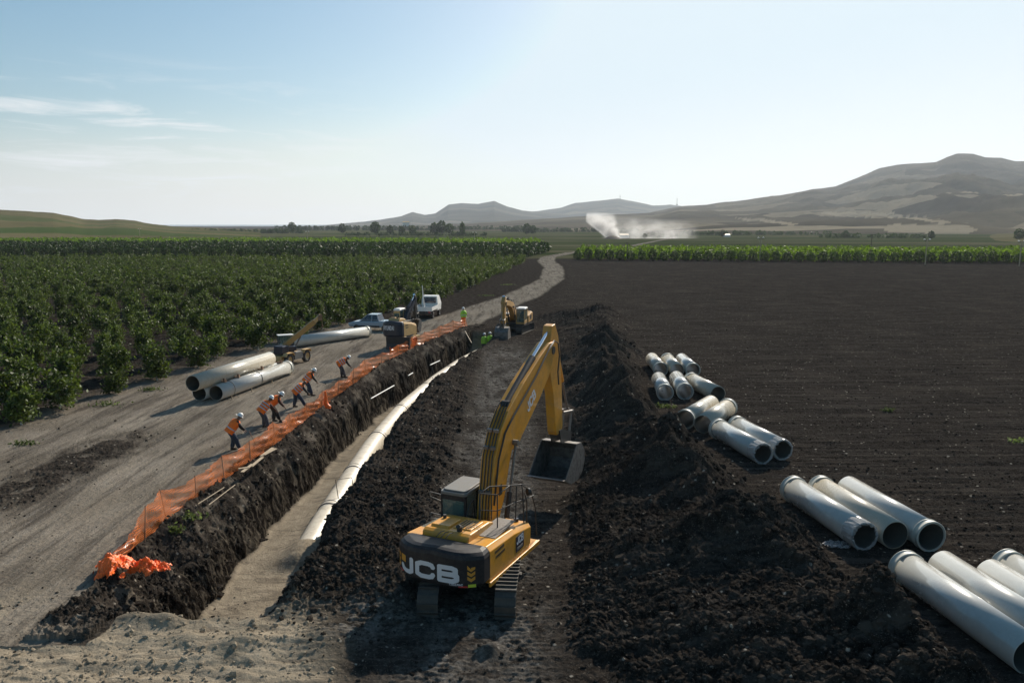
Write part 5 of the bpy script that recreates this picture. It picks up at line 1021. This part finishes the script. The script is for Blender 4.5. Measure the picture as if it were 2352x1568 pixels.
def person(label, loc, face, bend, feet, hands, legc, armc, vestc, bands=2, helmet=True, vest_on=True, crouch=0., look=.6, boots=True, sc_=1.0, hatc=None):
    "face: heading clockwise from +Y; hands and feet as local targets (x right, y forward, z up)"
    root = empty('person', loc, -face, label, 'person'); root.scale = (sc_ * 1.12,) * 3
    b = R(bend); f = Vector((0, 1, 0)); u = Vector((0, 0, 1)); dirT = u * math.cos(b) + f * math.sin(b); nT = f * math.cos(b) - u * math.sin(b); X = Vector((1, 0, 0))
    pel = Vector((0, -.28 * math.sin(b), .93 - crouch)); chest = pel + dirT * .36; neck = pel + dirT * .52; hb = b * (1 - look * .3)
    dirH = u * math.cos(hb) + f * math.sin(hb); fH = f * math.cos(hb) - u * math.sin(hb)
    h0 = neck + dirH * .09; h1 = neck + dirH * .17 + fH * .015; h2 = neck + dirH * .26
    V_ = [pel, pel + dirT * .18, chest, neck - dirT * .03, neck + dirH * .05, h0 + fH * .01, h1, h2]; E_ = [(i, i + 1) for i in range(7)]; Rr = [(.13, .10), (.125, .095), (.15, .105), (.08, .07), .055, .075, .095, .075]
    V_ += [h1 + fH * .10 - dirH * .02, h1 + fH * .118 - dirH * .045]; E_ += [(6, 8), (8, 9)]; Rr += [.03, .012]
    limbs = []; arms = []
    for s_ in (-1, 1):
        sh = neck - dirT * .07 + X * .19 * s_; tgt = Vector(hands[0 if s_ < 0 else 1]); el, wr_ = ik(sh, tgt, .29, .27, Vector((s_ * .7, -.4, -.3)))
        i0 = len(V_); V_ += [sh, el, wr_]; E_ += [(2, i0), (i0, i0 + 1), (i0 + 1, i0 + 2)]; Rr += [.06, .042, .028]; arms.append((sh, el, wr_))
        d = (wr_ - el).normalized(); pd = d.cross(X).normalized(); pm_ = wr_ + d * .07; V_ += [pm_]; E_ += [(i0 + 2, i0 + 3)]; Rr += [(.035, .017)]; ip = i0 + 3
        for k in range(4):
            off = X * (.027 - .018 * k); L_ = (.035, .042, .04, .03)[k]; j = len(V_); V_ += [pm_ + d * .025 + off, pm_ + d * (.025 + L_) + off + pd * .012, pm_ + d * (.03 + L_) + off + pd * (.02 + L_ * .7)]; E_ += [(ip, j), (j, j + 1), (j + 1, j + 2)]; Rr += [.009, .0085, .007]
        j = len(V_); V_ += [wr_ + d * .03 + X * (-s_) * .04, wr_ + d * .065 + X * (-s_) * .055 + pd * .02]; E_ += [(i0 + 2, j), (j, j + 1)]; Rr += [.011, .009]
        hip = pel + X * .095 * s_ - dirT * .02; ft = Vector(feet[0 if s_ < 0 else 1]); an = ft + u * .09; kn, an = ik(hip, an, .44, .43, Vector((0, 1, .1)))
        i0 = len(V_); V_ += [hip, kn, an, an + f * .10 - u * .05]; E_ += [(0, i0), (i0, i0 + 1), (i0 + 1, i0 + 2), (i0 + 2, i0 + 3)]; Rr += [.085, .055, .038, .035]; limbs.append((hip, kn, an))
    skinned('body', V_, E_, Rr, SKIN, root)
    # trousers
    V2 = [pel, pel + dirT * .10]; E2 = [(0, 1)]; R2 = [(.15, .125), (.14, .115)]
    for hip, kn, an in limbs: i0 = len(V2); V2 += [hip - u * .03, (hip + kn) / 2, kn, (kn + an) / 2, an + u * .01]; E2 += [(0, i0)] + [(i0 + k, i0 + k + 1) for k in range(4)]; R2 += [.145, .135, .115, .105, .10]
    skinned('trousers', V2, E2, R2, legc, root)
    V3 = [chest, pel + dirT * .10, neck - dirT * .02]; E3 = [(0, 1), (0, 2)]; R3 = [(.175, .125), (.15, .12), (.08, .075)]
    for sh, el, wr_ in arms: i0 = len(V3); V3 += [sh, el, wr_ - (wr_ - el) * .08]; E3 += [(0, i0), (i0, i0 + 1), (i0 + 1, i0 + 2)]; R3 += [.09, .07, .052]
    skinned('jacket', V3, E3, R3, armc, root)
    for (hip, kn, an), ft in zip(limbs, feet):
        q = MB(); q.lathe([(.0, -.02), (.055, -.02), (.062, .02), (.055, .12), (.0, .125)], 10, Matrix.Translation(an - u * .02)); c_ = Vector(ft)
        q.tube([c_ + Vector((0, -.07, .04)), c_ + Vector((0, .02, .055)), c_ + Vector((0, .12, .045)), c_ + Vector((0, .20, .035))], [.045, .052, .05, .03], 10); q.build('boot', BOOT, root)
    def ring(t, rx, ry, n=22): 
        c_ = pel + dirT * t; return [c_ + X * rx * math.cos(a) + nT * ry * math.sin(a) for a in (2 * math.pi * k / n for k in range(n))]
    def band(name, ts, mat, par=None):
        n = 22; vs = [p for t, rx, ry in ts for p in ring(t, rx, ry, n)]; q = MB(); q.add(vs, [(i * n + k, i * n + (k + 1) % n, (i + 1) * n + (k + 1) % n, (i + 1) * n + k) for i in range(len(ts) - 1) for k in range(n)], True); return q.build(name, mat, par or root)
    if vest_on:
        TS = [(-.12, .275, .225), (.08, .255, .21), (.22, .265, .215), (.36, .28, .215), (.46, .25, .19), (.53, .15, .13), (.56, .08, .08)]
        vt = band('vest', TS, vestc)
        prof = lambda t, e: (t, I(t, [a for a, _, _ in TS], [x for _, x, _ in TS]) + e, I(t, [a for a, _, _ in TS], [x for _, _, x in TS]) + e)
        for k in range(bands): t0 = (.06, .20, .34)[k]; band('reflective_band', [prof(t0, .006), prof(t0 + .028, .007), prof(t0 + .055, .006)], BAND, vt)
    if helmet:
        Mh = Matrix.Translation(h1 + dirH * .03) @ dirH.to_track_quat('Z', 'Y').to_matrix().to_4x4(); q = MB()
        q.lathe([(.150, .0), (.148, .012), (.125, .02), (.122, .06), (.105, .11), (.07, .145), (.02, .16), (0.001, .162)], 18, Mh); q.add([Mh @ Vector(p) for p in ((-.09, .10, .012), (.09, .10, .012), (.06, .195, .002), (-.06, .195, .002))], [(0, 1, 2, 3)]); hh_ = q.build('helmet', hatc or HAT, root)
    return root
def at(px, py): x, y = G(px, py); return (x, y, gz(x, y))
person('bent worker in plain orange vest and navy jeans, lowest of the men along the fence', at(541, 1034), R(62), 38, [(-.13, -.12, 0), (.14, .16, 0)], [(-.05, .52, .62), (.05, .50, .78)], NAVYC, BLACKC, VEST, bands=1)
stick('shovel', (-13.25, 37.25, .75), (-12.85, 37.1, .0), .017, WOOD, 'thin pole held by the lowest bent worker', 'pole')
person('stooping worker in grey trousers with pale striped orange vest, second from below', at(612, 983), R(52), 44, [(-.20, -.05, 0), (.24, .02, 0)], [(-.05, .72, .52), (.1, .74, .50)], GREYC, BROWNC, VEST, bands=3)
person('worker in brown jacket stooping behind the man in grey trousers', at(634, 968), R(75), 50, [(-.12, -.12, 0), (.14, .22, 0)], [(-.1, .62, .40), (.1, .66, .46)], BLACKC, BROWNC, VEST, bands=0)
person('worker leaning far forward with legs spread, back covered by a striped orange vest', at(690, 937), R(70), 46, [(-.34, -.30, 0), (.30, .30, 0)], [(-.05, .62, .50), (.1, .64, .54)], NAVYC, BLACKC, VEST, bands=3, helmet=False)
person('worker with black sleeves and white helmet reaching down to the net', at(712, 908), R(75), 42, [(-.14, -.1, 0), (.15, .12, 0)], [(-.05, .62, .35), (.1, .70, .42)], NAVYC, BLACKC, VEST, bands=2)
person('bent worker in orange vest with three grey bands, topmost along the fence', at(789, 867), R(72), 60, [(-.13, -.1, 0), (.14, .1, 0)], [(-.05, .62, .42), (.1, .66, .46)], GREYC, BLACKC, VEST, bands=3)
person('worker in lime vest standing at the far end of the fence', (-5.35, 83.6, 0), R(-20), 6, [(-.11, 0, 0), (.12, .05, 0)], [(-.22, .1, .85), (.3, .2, .9)], VEST, HIVIS, HIVIS, bands=1, helmet=True)
person('left of two lime clad workers standing in the far trench', (pipe_x(77.5) + .55, 77.2, -1.95), R(0), 8, [(-.11, 0, 0), (.12, .05, 0)], [(-.25, .1, .8), (.25, .2, .85)], NAVYC, HIVIS, HIVIS, bands=0)
person('right of two lime clad workers standing in the far trench', (pipe_x(77.5) + 1.15, 77.6, -1.9), R(-20), 8, [(-.11, 0, 0), (.12, .05, 0)], [(-.25, .1, .8), (.25, .2, .85)], NAVYC, HIVIS, HIVIS, bands=0)
# ================================================================ trees
def leaf_quads(P, size, rg, droop=.0):
    "random leaf quads centred on P (n,3)"
    n = len(P); a = rg.normal(size=(n, 3)); a /= np.linalg.norm(a, axis=1)[:, None]; b = rg.normal(size=(n, 3)); b[:, 2] += .4; b -= a * (a * b).sum(1)[:, None]; b /= np.linalg.norm(b, axis=1)[:, None]
    s = size * rg.uniform(.6, 1.35, n)[:, None]; a = a * s * .62; b = b * s
    return np.stack([P - b, P + a * .9 - b * .1, P + b, P - a * .9 - b * .1], 1)
def quads_obj(name, Qs, mat, parent=None):
    Qs = np.asarray(Qs, np.float32); n = len(Qs); return np_mesh(name, Qs.reshape(-1, 3), np.arange(n * 4).reshape(n, 4), mat, False, parent)
def crown_pts(rg, n, kind='young'):
    if kind == 'young':
        nc_ = 20; c_ = rg.normal(size=(nc_, 3)) * (.48, .48, .46); c_[:, 2] += 1.30; tp = rg.uniform(0, 1, nc_) < .3; c_[tp, 2] += rg.uniform(.3, .75, tp.sum()); c_[:, 2] = np.clip(c_[:, 2], .35, 2.7)
        k = rg.integers(0, nc_, n); s_ = rg.uniform(.10, .25, nc_)[k][:, None]; P = c_[k] + rg.normal(size=(n, 3)) * s_ * (1, 1, 1.25); q_ = rg.uniform(0, 1, n) < .28; P[q_] = rg.normal(size=(int(q_.sum()), 3)) * (.45, .45, .38) + (0, 0, .95); P[:, 2] = np.maximum(P[:, 2], .25); return P
    d = rg.normal(size=(n, 3)); d /= np.linalg.norm(d, axis=1)[:, None]; r_ = rg.uniform(.55, 1., n) ** .5
    P = d * r_[:, None]; bump = 1 + .16 * np.sin(d[:, 0] * 7 + 1) * np.cos(d[:, 1] * 6) + .1 * np.sin(d[:, 2] * 9); P *= bump[:, None]
    P *= (1.55, 1.55, 1.75); P[:, 2] += 1.95; P[:, 2] = np.maximum(P[:, 2], .12); return P
def trunk_mb(h_=1.2, r_=.05, seed=0, n=5):
    rr = random.Random(seed); m = MB(); m.tube([(0, 0, -.15), (.02, .01, h_ * .35), (.0, .02, h_ * .6)], [r_ * 1.2, r_, r_ * .9], 8)
    for k in range(n):
        a = 2 * math.pi * k / n + rr.uniform(-.4, .4); l_ = rr.uniform(.5, .9)
        m.tube([(0, .02, h_ * rr.uniform(.45, .6)), (math.cos(a) * l_ * .4, math.sin(a) * l_ * .4, h_ * .95), (math.cos(a) * l_ * .7, math.sin(a) * l_ * .7, h_ * 1.5)], [r_ * .6, r_ * .45, r_ * .2], 6)
    return m
YV = []
for k in range(6):
    rg = np.random.default_rng(100 + k); YV.append((leaf_quads(crown_pts(rg, 1500), .125, rg), k))
young = []
ONES = 'first second third fourth fifth sixth seventh eighth ninth tenth eleventh twelfth thirteenth fourteenth fifteenth sixteenth seventeenth eighteenth nineteenth'.split()
def ordn(n):
    if n < 20: return ONES[n - 1]
    t_, o_ = divmod(n, 10); T_ = ['twent', 'thirt', 'fort', 'fift', 'sixt', 'sevent', 'eight', 'ninet'][t_ - 2]
    return T_ + 'ieth' if o_ == 0 else T_ + 'y-' + ONES[o_ - 1]
rg = np.random.default_rng(5)
row = 0
yy = 41.0
edge = lambda y: I(y, [20, 42.7, 49, 57, 70, 88, 111, 150, 220, 235], [-27.6, -27.6, -26.4, -24.8, -22.3, -17.8, -11.6, -5.5, 2.6, 3.5])
while yy < 232:
    ph = rg.uniform(0, 2.9); xx = edge(yy) + rg.uniform(-.4, .3)
    while xx > -.78 * yy - 8:
        if rg.uniform() > .04: young.append((xx + rg.normal() * .2, yy + rg.normal() * .25 - .10 * xx * 0, rg.uniform(.66, 1.0) * (1.08 if yy < 50 else 1.0)))
        xx -= 3.25 + rg.uniform(-.25, .35)
    yy += 4.3
young.append((-28.6, 43.0, 1.12))
young.sort(key=lambda t: math.hypot(t[0], t[1]))
vis = [t for t in young if abs(t[0] / t[1]) < .70]
ind = vis[:300]; iset = set(ind)
TI = {}; rows_ = {}
for t in vis: rows_.setdefault(round((t[1] - 41) / 4.3), []).append(t)
for n_, rk in enumerate(sorted(rows_)):
    for m_, t in enumerate(sorted(rows_[rk], key=lambda t: -t[0])): TI[t] = (n_ + 1, m_ + 1)
iset = iset; rest = [t for t in young if t not in iset]
protos = []
YL = ['bushy young citrus tree in the orchard row nearest the road', 'young citrus tree with tall shoots standing among others of the orchard']
def copy_tree(o_):
    c_ = o_.copy(); col.objects.link(c_)
    for ch in o_.children: d_ = ch.copy(); col.objects.link(d_); d_.parent = c_
    return c_
for k, (Qs, _) in enumerate(YV):
    rt = empty('young_tree', (0, 0, 0)); quads_obj('crown', Qs, LEAF, rt); tk_ = trunk_mb(1.15, .045, k).build('trunk', BARK, rt)
    q = MB(); q.tube([(0, 0, -.1), (.01, 0, .38)], .062, 8); q.build('whitewash', LIMEW, tk_); protos.append(rt)
used = [False] * 6
GA = {0: 'young citrus tree in the orchard right behind the pipe stack and road edge'}
for i, (x, y, s_) in enumerate(ind):
    k = i % 6; pr = protos[k]
    if used[k]:
        o_ = pr.copy(); col.objects.link(o_)
        for ch in pr.children:
            d_ = ch.copy(); col.objects.link(d_); d_.parent = o_
            for gc in ch.children: e_ = gc.copy(); col.objects.link(e_); e_.parent = d_
    else: o_ = pr; used[k] = True
    o_.location = (x, y, gz(x, y) - .02); o_.rotation_euler = (0, 0, random.uniform(0, 6.28)); o_.scale = (s_, s_, s_ * random.uniform(.9, 1.12))
    tag(o_, 'young citrus tree, %s from the road in the %s row of the orchard' % (ordn(TI[(x, y, s_)][1]), ordn(TI[(x, y, s_)][0])), 'tree', 'young citrus trees of the near orchard')
o_ = ind[0]
def mass(name, pts, protosQ, mat, label, cat='orchard', leafscale=1.0):
    out_ = []
    rg = np.random.default_rng(9)
    for i, (x, y, s_) in enumerate(pts):
        Qs = protosQ[i % len(protosQ)]; a = rg.uniform(0, 6.28); ca, sa = math.cos(a), math.sin(a)
        P = Qs * s_; X_ = P[..., 0] * ca - P[..., 1] * sa + x; Y_ = P[..., 0] * sa + P[..., 1] * ca + y; out_.append(np.stack([X_, Y_, P[..., 2]], -1))
    o_ = quads_obj(name, np.concatenate(out_), mat); return tag(o_, label, cat, kind='stuff')
YS = [leaf_quads(crown_pts(np.random.default_rng(200 + k), 300), .20, np.random.default_rng(300 + k)) for k in range(8)]
mass('far_young_orchard', rest, YS, LEAF, 'young citrus rows filling the left plain beyond the nearest trees')
# ---- mature groves
MV = [leaf_quads(crown_pts(np.random.default_rng(400 + k), 900, 'm'), .20, np.random.default_rng(410 + k)) for k in range(4)]
MS = [leaf_quads(crown_pts(np.random.default_rng(500 + k), 90, 'm'), .52, np.random.default_rng(510 + k)) for k in range(5)]
mp_ = []
for k in range(4):
    rt = empty('mature_tree', (0, 0, 0)); quads_obj('crown', MV[k], LEAFD, rt); trunk_mb(1.6, .12, 50 + k).build('trunk', BARK, rt); mp_.append(rt)
mu = [False] * 4
def place_mature(i, x, y, s_, label, group):
    k = i % 4
    if mu[k]:
        o_ = mp_[k].copy(); col.objects.link(o_)
        for ch in mp_[k].children: d_ = ch.copy(); col.objects.link(d_); d_.parent = o_
    else: o_ = mp_[k]; mu[k] = True
    o_.location = (x, y, 0); o_.rotation_euler = (0, 0, random.uniform(0, 6.28)); o_.scale = (s_ * random.uniform(.9, 1.1), s_, s_ * random.uniform(.9, 1.08)); tag(o_, label, 'tree', group)
yr = lambda x: I(x, [19, 145], [239.5, 217.5])
i = 0; x = 20.5
while x < 158:
    place_mature(i, x, yr(x) + random.uniform(-.3, .3), random.uniform(.82, .98), 'round dark tree, %s from the dirt road in the front row of the right grove' % ordn(i + 1), 'front row of the right grove'); i += 1; x += 3.25
rr_ = []; rg = np.random.default_rng(21)
for j in range(1, 13):
    x = 21.5 + j * .55
    while x < 330:
        y = yr(x) + j * 5.0
        if x / y < .80: rr_.append((x + rg.uniform(-.5, .5), y + rg.uniform(-.4, .4), rg.uniform(.78, 1.0)))
        x += 3.3
mass('right_grove', rr_, MS, LEAFB, 'bright green grove stretching behind its front row of round trees')
yl = lambda x: 262 if x < -150 else I(x, [-150, 0], [262, 246])
x = -186; i0_ = i
while x < 2.5:
    place_mature(i, x, yl(x) + random.uniform(-.4, .4), random.uniform(.80, .95), 'low dark tree, %s from the left in the front row of the left grove' % ordn(i - i0_ + 1), 'front row of the left grove'); i += 1; x += 3.3
dl = []; db = []
for j in range(1, 40):
    x = 2.5 + j * 1.0 if j < 12 else 14
    while x > -460:
        y = yl(x) + j * 5.4
        if x / y > -.82 and rg.uniform() > .03: (dl if j < 22 else db).append((x + rg.uniform(-.6, .6), y + rg.uniform(-.5, .5), rg.uniform(.72, .98)))
        x -= 3.5
MS2 = [leaf_quads(crown_pts(np.random.default_rng(600 + k), 60, 'm'), .62, np.random.default_rng(610 + k)) for k in range(5)]
mass('left_grove', dl, MS2, LEAFD, 'dark mature grove filling the left plain behind its front row')
mass('bright_grove', db, MS2, LEAFB, 'thin bright green band of trees beyond the dark grove')
# far single trees on the plain
DV = [leaf_quads(crown_pts(np.random.default_rng(700 + k), 420, 'm'), .34, np.random.default_rng(710 + k)) for k in range(3)]
dp = []
for k in range(3): rt = empty('far_tree', (0, 0, 0)); quads_obj('crown', DV[k], LEAFD, rt); trunk_mb(1.6, .12, 70 + k).build('trunk', BARK, rt); dp.append(rt)
du = [False] * 3
FT = [(676, 536, 1100, 14, 'lone broad tree on the plain left of the far hills'), (690, 536, 1150, 8, 'thin small tree right beside the lone broad tree'), (790, 538, 1000, 12, 'dark round tree between two hedges on the plain'), (865, 543, 900, 14, 'tall tree at the left of the far tree line'), (899, 543, 880, 10, 'round tree second in the far tree line'), (925, 543, 900, 9, 'pale round tree in the far tree line'), (950, 543, 860, 10, 'dense round tree in the middle of the far tree line'),
      (1000, 544, 900, 13, 'wide tree in the clump at the right of the far tree line'), (1016, 544, 910, 15, 'tallest tree in the clump of the far tree line'), (1034, 544, 900, 12, 'right tree in the clump of the far tree line'), (1063, 548, 760, 13, 'dark narrow tree standing alone before the pale field'), (1210, 548, 900, 12, 'isolated tree below the flat topped hill'), (1224, 548, 905, 10, 'shrubby tree touching the isolated one'), (1496, 548, 640, 5, 'small palm like tree beside the smoke'),
      (1655, 556, 700, 6, 'low tree in the middle of the plain under the mountain'), (1935, 558, 640, 6, 'scrubby tree left of the grassy knoll'), (2130, 556, 600, 6, 'round bush at the foot of the grassy knoll'), (1478, 552, 620, 4, 'dark bush beside the burning heap'), (2330, 556, 560, 8, 'tree on the slope of the grassy knoll')]
for n_, (px, py, D_, hh, lb) in enumerate(FT):
    k = n_ % 3
    if du[k]:
        o_ = dp[k].copy(); col.objects.link(o_)
        for ch in dp[k].children: d_ = ch.copy(); col.objects.link(d_); d_.parent = o_
    else: o_ = dp[k]; du[k] = True
    s_ = hh / 3.7; wf = .55 if ('narrow' in lb or 'thin' in lb) else 1.0
    o_.location = ((px - 1176) / F * D_, D_, 0); o_.scale = (s_ * wf, s_ * wf, s_); o_.rotation_euler = (0, 0, n_); tag(o_, lb, 'tree')
hg = np.random.default_rng(77)
for D_, xa, xb, hh, lb in ((760, 800, 1120, 3.2, 'thin dark hedge line before the far tree line'), (980, 300, 700, 5, 'hedge line crossing the plain below the left hill'), (1150, 1150, 1480, 6, 'dark hedge line below the distant hills'), (820, 1560, 1900, 4, 'scrub line at the foot of the mountain'), (700, 1440, 1560, 3, 'low scrub behind the burning heap'), (640, 1880, 2130, 3.4, 'broken hedge before the grassy knoll'), (1500, 640, 1200, 8, 'faint hedge far across the plain')):
    pts = []
    for k in range(int((xb - xa) * .55)):
        if hg.uniform() < .75: pts.append(((xa + (xb - xa) * hg.uniform() - 1176) / F * D_, D_ + hg.normal() * 6 + k * .02, hh / 3.7 * hg.uniform(.5, 1.25)))
    mass('hedgerow', pts, MS2, LEAFD, lb, 'hedge')
# weeds
for n_, (px, py, s_, lb) in enumerate([(432, 1180, .32, 'green weed tuft at the foot of the fence near its end'), (395, 1205, .2, 'small weed between fence and trench'), (246, 930, .5, 'bright weed at the edge of the orchard'), (58, 1020, .35, 'small bright weed on the dark earth at the left edge'), (345, 897, .4, 'flat weed clump beside the road'), (1527, 935, .34, 'weed patch between the ridge and the far pipes'), (2345, 1016, .34, 'weed clump in the ploughed field at the right edge'), (2040, 945, .22, 'lonely weed in the ploughed field'), (1165, 655, .8, 'grassy tuft by the far road'), (1120, 680, .8, 'green tuft at the verge below the far road')]):
    x, y = G(px, py); rg2 = np.random.default_rng(800 + n_); n2 = 130; P = rg2.normal(size=(n2, 3)) * (s_ * .9, s_ * .5, .09); P[:, 2] = np.abs(P[:, 2]) + .03
    o_ = quads_obj('weed', leaf_quads(P, .075, rg2), LEAFW); o_.location = (x, y, gz(x, y)); tag(o_, lb, 'weed', 'scattered green weeds')
# ================================================================ utility poles
def pole(px, py, h_, label, lamp=True, D_=None):
    x, y = G(px, py)
    if D_: x, y = (px - 1176) / F * D_, D_
    rt = empty('utility_pole', (x, y, 0), 0, label, 'pole', 'poles across the plain'); m = MB(); m.tube([(0, 0, -.2), (0, 0, h_)], [.17, .11], 8); m.build('shaft', PALEW if lamp else BARK, rt)
    m = MB(); m.box(-.9, .9, -.06, .06, h_ - .25, h_ - .13); m.build('crossarm', BARK, rt)
    if lamp:
        for s_ in (-1, 1): m = MB(); m.lathe([(.0, -.12), (.26, -.08), (.28, .08), (.12, .2), (0.01, .2)], 10, Matrix.Translation((s_ * .75, 0, h_ + .05))); m.build('insulator', WHITE, rt)
    return rt
pole(1745, 600, 7.0, 'pole with two white tops at the front of the right grove'); pole(2125, 608, 6.9, 'tallest grove pole, towards the right edge'); pole(1440, 598, 5.5, 'faint thin pole at the left end of the right grove', False); pole(2341, 611, 6.6, 'pole at the right frame edge before the grove')
pole(1995, 572, 7.0, 'thin pole standing inside the right grove', False, 330); pole(1090, 566, 7.0, 'pole rising from the left grove below the hill'); pole(707, 560, 7., 'slim pole in the middle of the left grove'); pole(322, 552, 8., 'pole at the far side of the left grove below the brown hill'); pole(62, 583, 3.5, 'short white post at the left edge of the grove', False, 250)
for px, py, D_, hh, lb in ((1549, 470, 6500, 55, 'thin mast on the ridge between the hazy hills'), (1420, 458, 6550, 35, 'tiny mast on the rounded distant hill')):
    x = (px - 1176) / F * D_; z = H + (516 - py) / F * D_; q = MB(); q.tube([(0, 0, 0), (0, 0, hh)], [2.6, 1.6], 6); q.box(-7, 7, -5, 5, -6, 3); o_ = q.build('radio_mast', BARK); o_.location = (x, D_, z - 4); tag(o_, lb, 'mast')
# tiny white farm buildings on the slopes
def farmhouse(px, D_, z, s_, label):
    x = (px - 1176) / F * D_; rt = empty('farmhouse', (x, D_, z), .3, label, 'house'); m = MB(); m.box(-s_, s_, -s_ * .5, s_ * .5, -4, s_ * .6); m.build('wall', WHITE, rt); m = MB(); m.prism([(-s_ * .55, s_ * .6), (s_ * .55, s_ * .6), (0, s_ * .9)], -s_ * 1.05, s_ * 1.05); m.build('roof', TAN, rt)
farmhouse(1664, 700, 0, 3, 'small white farmhouse on the plain right of the smoke'); farmhouse(1430, 640, 0, 4, 'low white building left of the burning heap'); farmhouse(935, 1500, 12, 6, 'white farmhouse beyond the far tree line')
# dark burning heap
q = MB(); q.lathe([(7, 0), (5, 1.2), (2, 2.4), (0.01, 2.8)], 14); o_ = q.build('smouldering_heap', BARK); o_.location = ((1405 - 1176) / F * 600, 600, 0); tag(o_, 'low dark heap the white smoke rises from', 'heap')
# ================================================================ smoke
def smoke():
    m = bpy.data.materials.new('smoke'); m.use_nodes = True; t = m.node_tree; t.nodes.remove(t.nodes['Principled BSDF']); L = t.links.new
    v = N(t, 'ShaderNodeVolumePrincipled'); v.inputs['Color'].default_value = (.97, .98, 1, 1); v.inputs['Anisotropy'].default_value = .6
    tcn = N(t, 'ShaderNodeTexCoord'); sep = N(t, 'ShaderNodeSeparateXYZ'); L(tcn.outputs['Generated'], sep.inputs[0])
    n1 = N(t, 'ShaderNodeTexNoise', Scale=3.2, Detail=6., Roughness=.6, Distortion=.6); mpn = N(t, 'ShaderNodeMapping'); mpn.inputs['Scale'].default_value = (2.6, 1, 1); L(tcn.outputs['Generated'], mpn.inputs[0]); L(mpn.outputs[0], n1.inputs['Vector'])
    def M(op, a, b=None, c_=None, cl=False):
        n = N(t, 'ShaderNodeMath', operation=op, use_clamp=cl)
        for i_, q_ in enumerate((a, b, c_)):
            if q_ is None: continue
            if isinstance(q_, (int, float)): n.inputs[i_].default_value = q_
            else: L(q_, n.inputs[i_])
        return n.outputs[0]
    X_, Y_, Z_ = sep.outputs
    # dense plume rising to the left from x=.22
    cx_ = M('SUBTRACT', .24, M('MULTIPLY', Z_, .17)); dx = M('DIVIDE', M('SUBTRACT', X_, cx_), M('MULTIPLY_ADD', Z_, .13, .05)); pl_ = M('SUBTRACT', 1., M('MULTIPLY', dx, dx), cl=True)
    pl_ = M('MULTIPLY', pl_, M('SUBTRACT', 1.02, Z_, cl=True))
    # broad thin veil drifting right
    vx = M('DIVIDE', M('SUBTRACT', X_, .55), .42); vl = M('SUBTRACT', 1., M('MULTIPLY', vx, vx), cl=True); vz = M('SUBTRACT', M('MULTIPLY_ADD', X_, -.25, .95), Z_, cl=True); vl = M('MULTIPLY', M('MULTIPLY', vl, vz), .20)
    nn = M('MULTIPLY_ADD', n1.outputs[0], 3.6, -1.25, cl=False); nn = M('MAXIMUM', nn, 0.)
    yy_ = M('DIVIDE', M('SUBTRACT', Y_, .5), .5); yf = M('SUBTRACT', 1., M('MULTIPLY', yy_, yy_), cl=True)
    L(M('MULTIPLY', M('MULTIPLY', M('ADD', pl_, vl), nn), M('MULTIPLY', yf, .6)), v.inputs['Density']); L(v.outputs[0], t.nodes['Material Output'].inputs['Volume']); return m
D_ = 600; xa = (1350 - 1176) / F * D_; xb = (1620 - 1176) / F * D_
q = MB(); q.box(0, xb - xa, 0, 26, 0, 21); o_ = q.build('smoke', smoke()); o_.location = (xa, D_ + 5, -.5); tag(o_, 'white smoke drifting from a burning heap before the mountain', 'smoke', kind='stuff')
# ================================================================ haze
hm_ = bpy.data.materials.new('haze'); hm_.use_nodes = True; t = hm_.node_tree; t.nodes.remove(t.nodes['Principled BSDF'])
v = N(t, 'ShaderNodeVolumePrincipled', Density=.00007); v.inputs['Color'].default_value = (.80, .89, 1, 1); v.inputs['Anisotropy'].default_value = .3
t.links.new(v.outputs[0], t.nodes['Material Output'].inputs['Volume'])
q = MB(); q.box(-9000, 9000, -400, 9500, -12, 620); o_ = q.build('haze', hm_); tag(o_, 'thin pale haze over the plain and the hills', 'haze', kind='stuff')
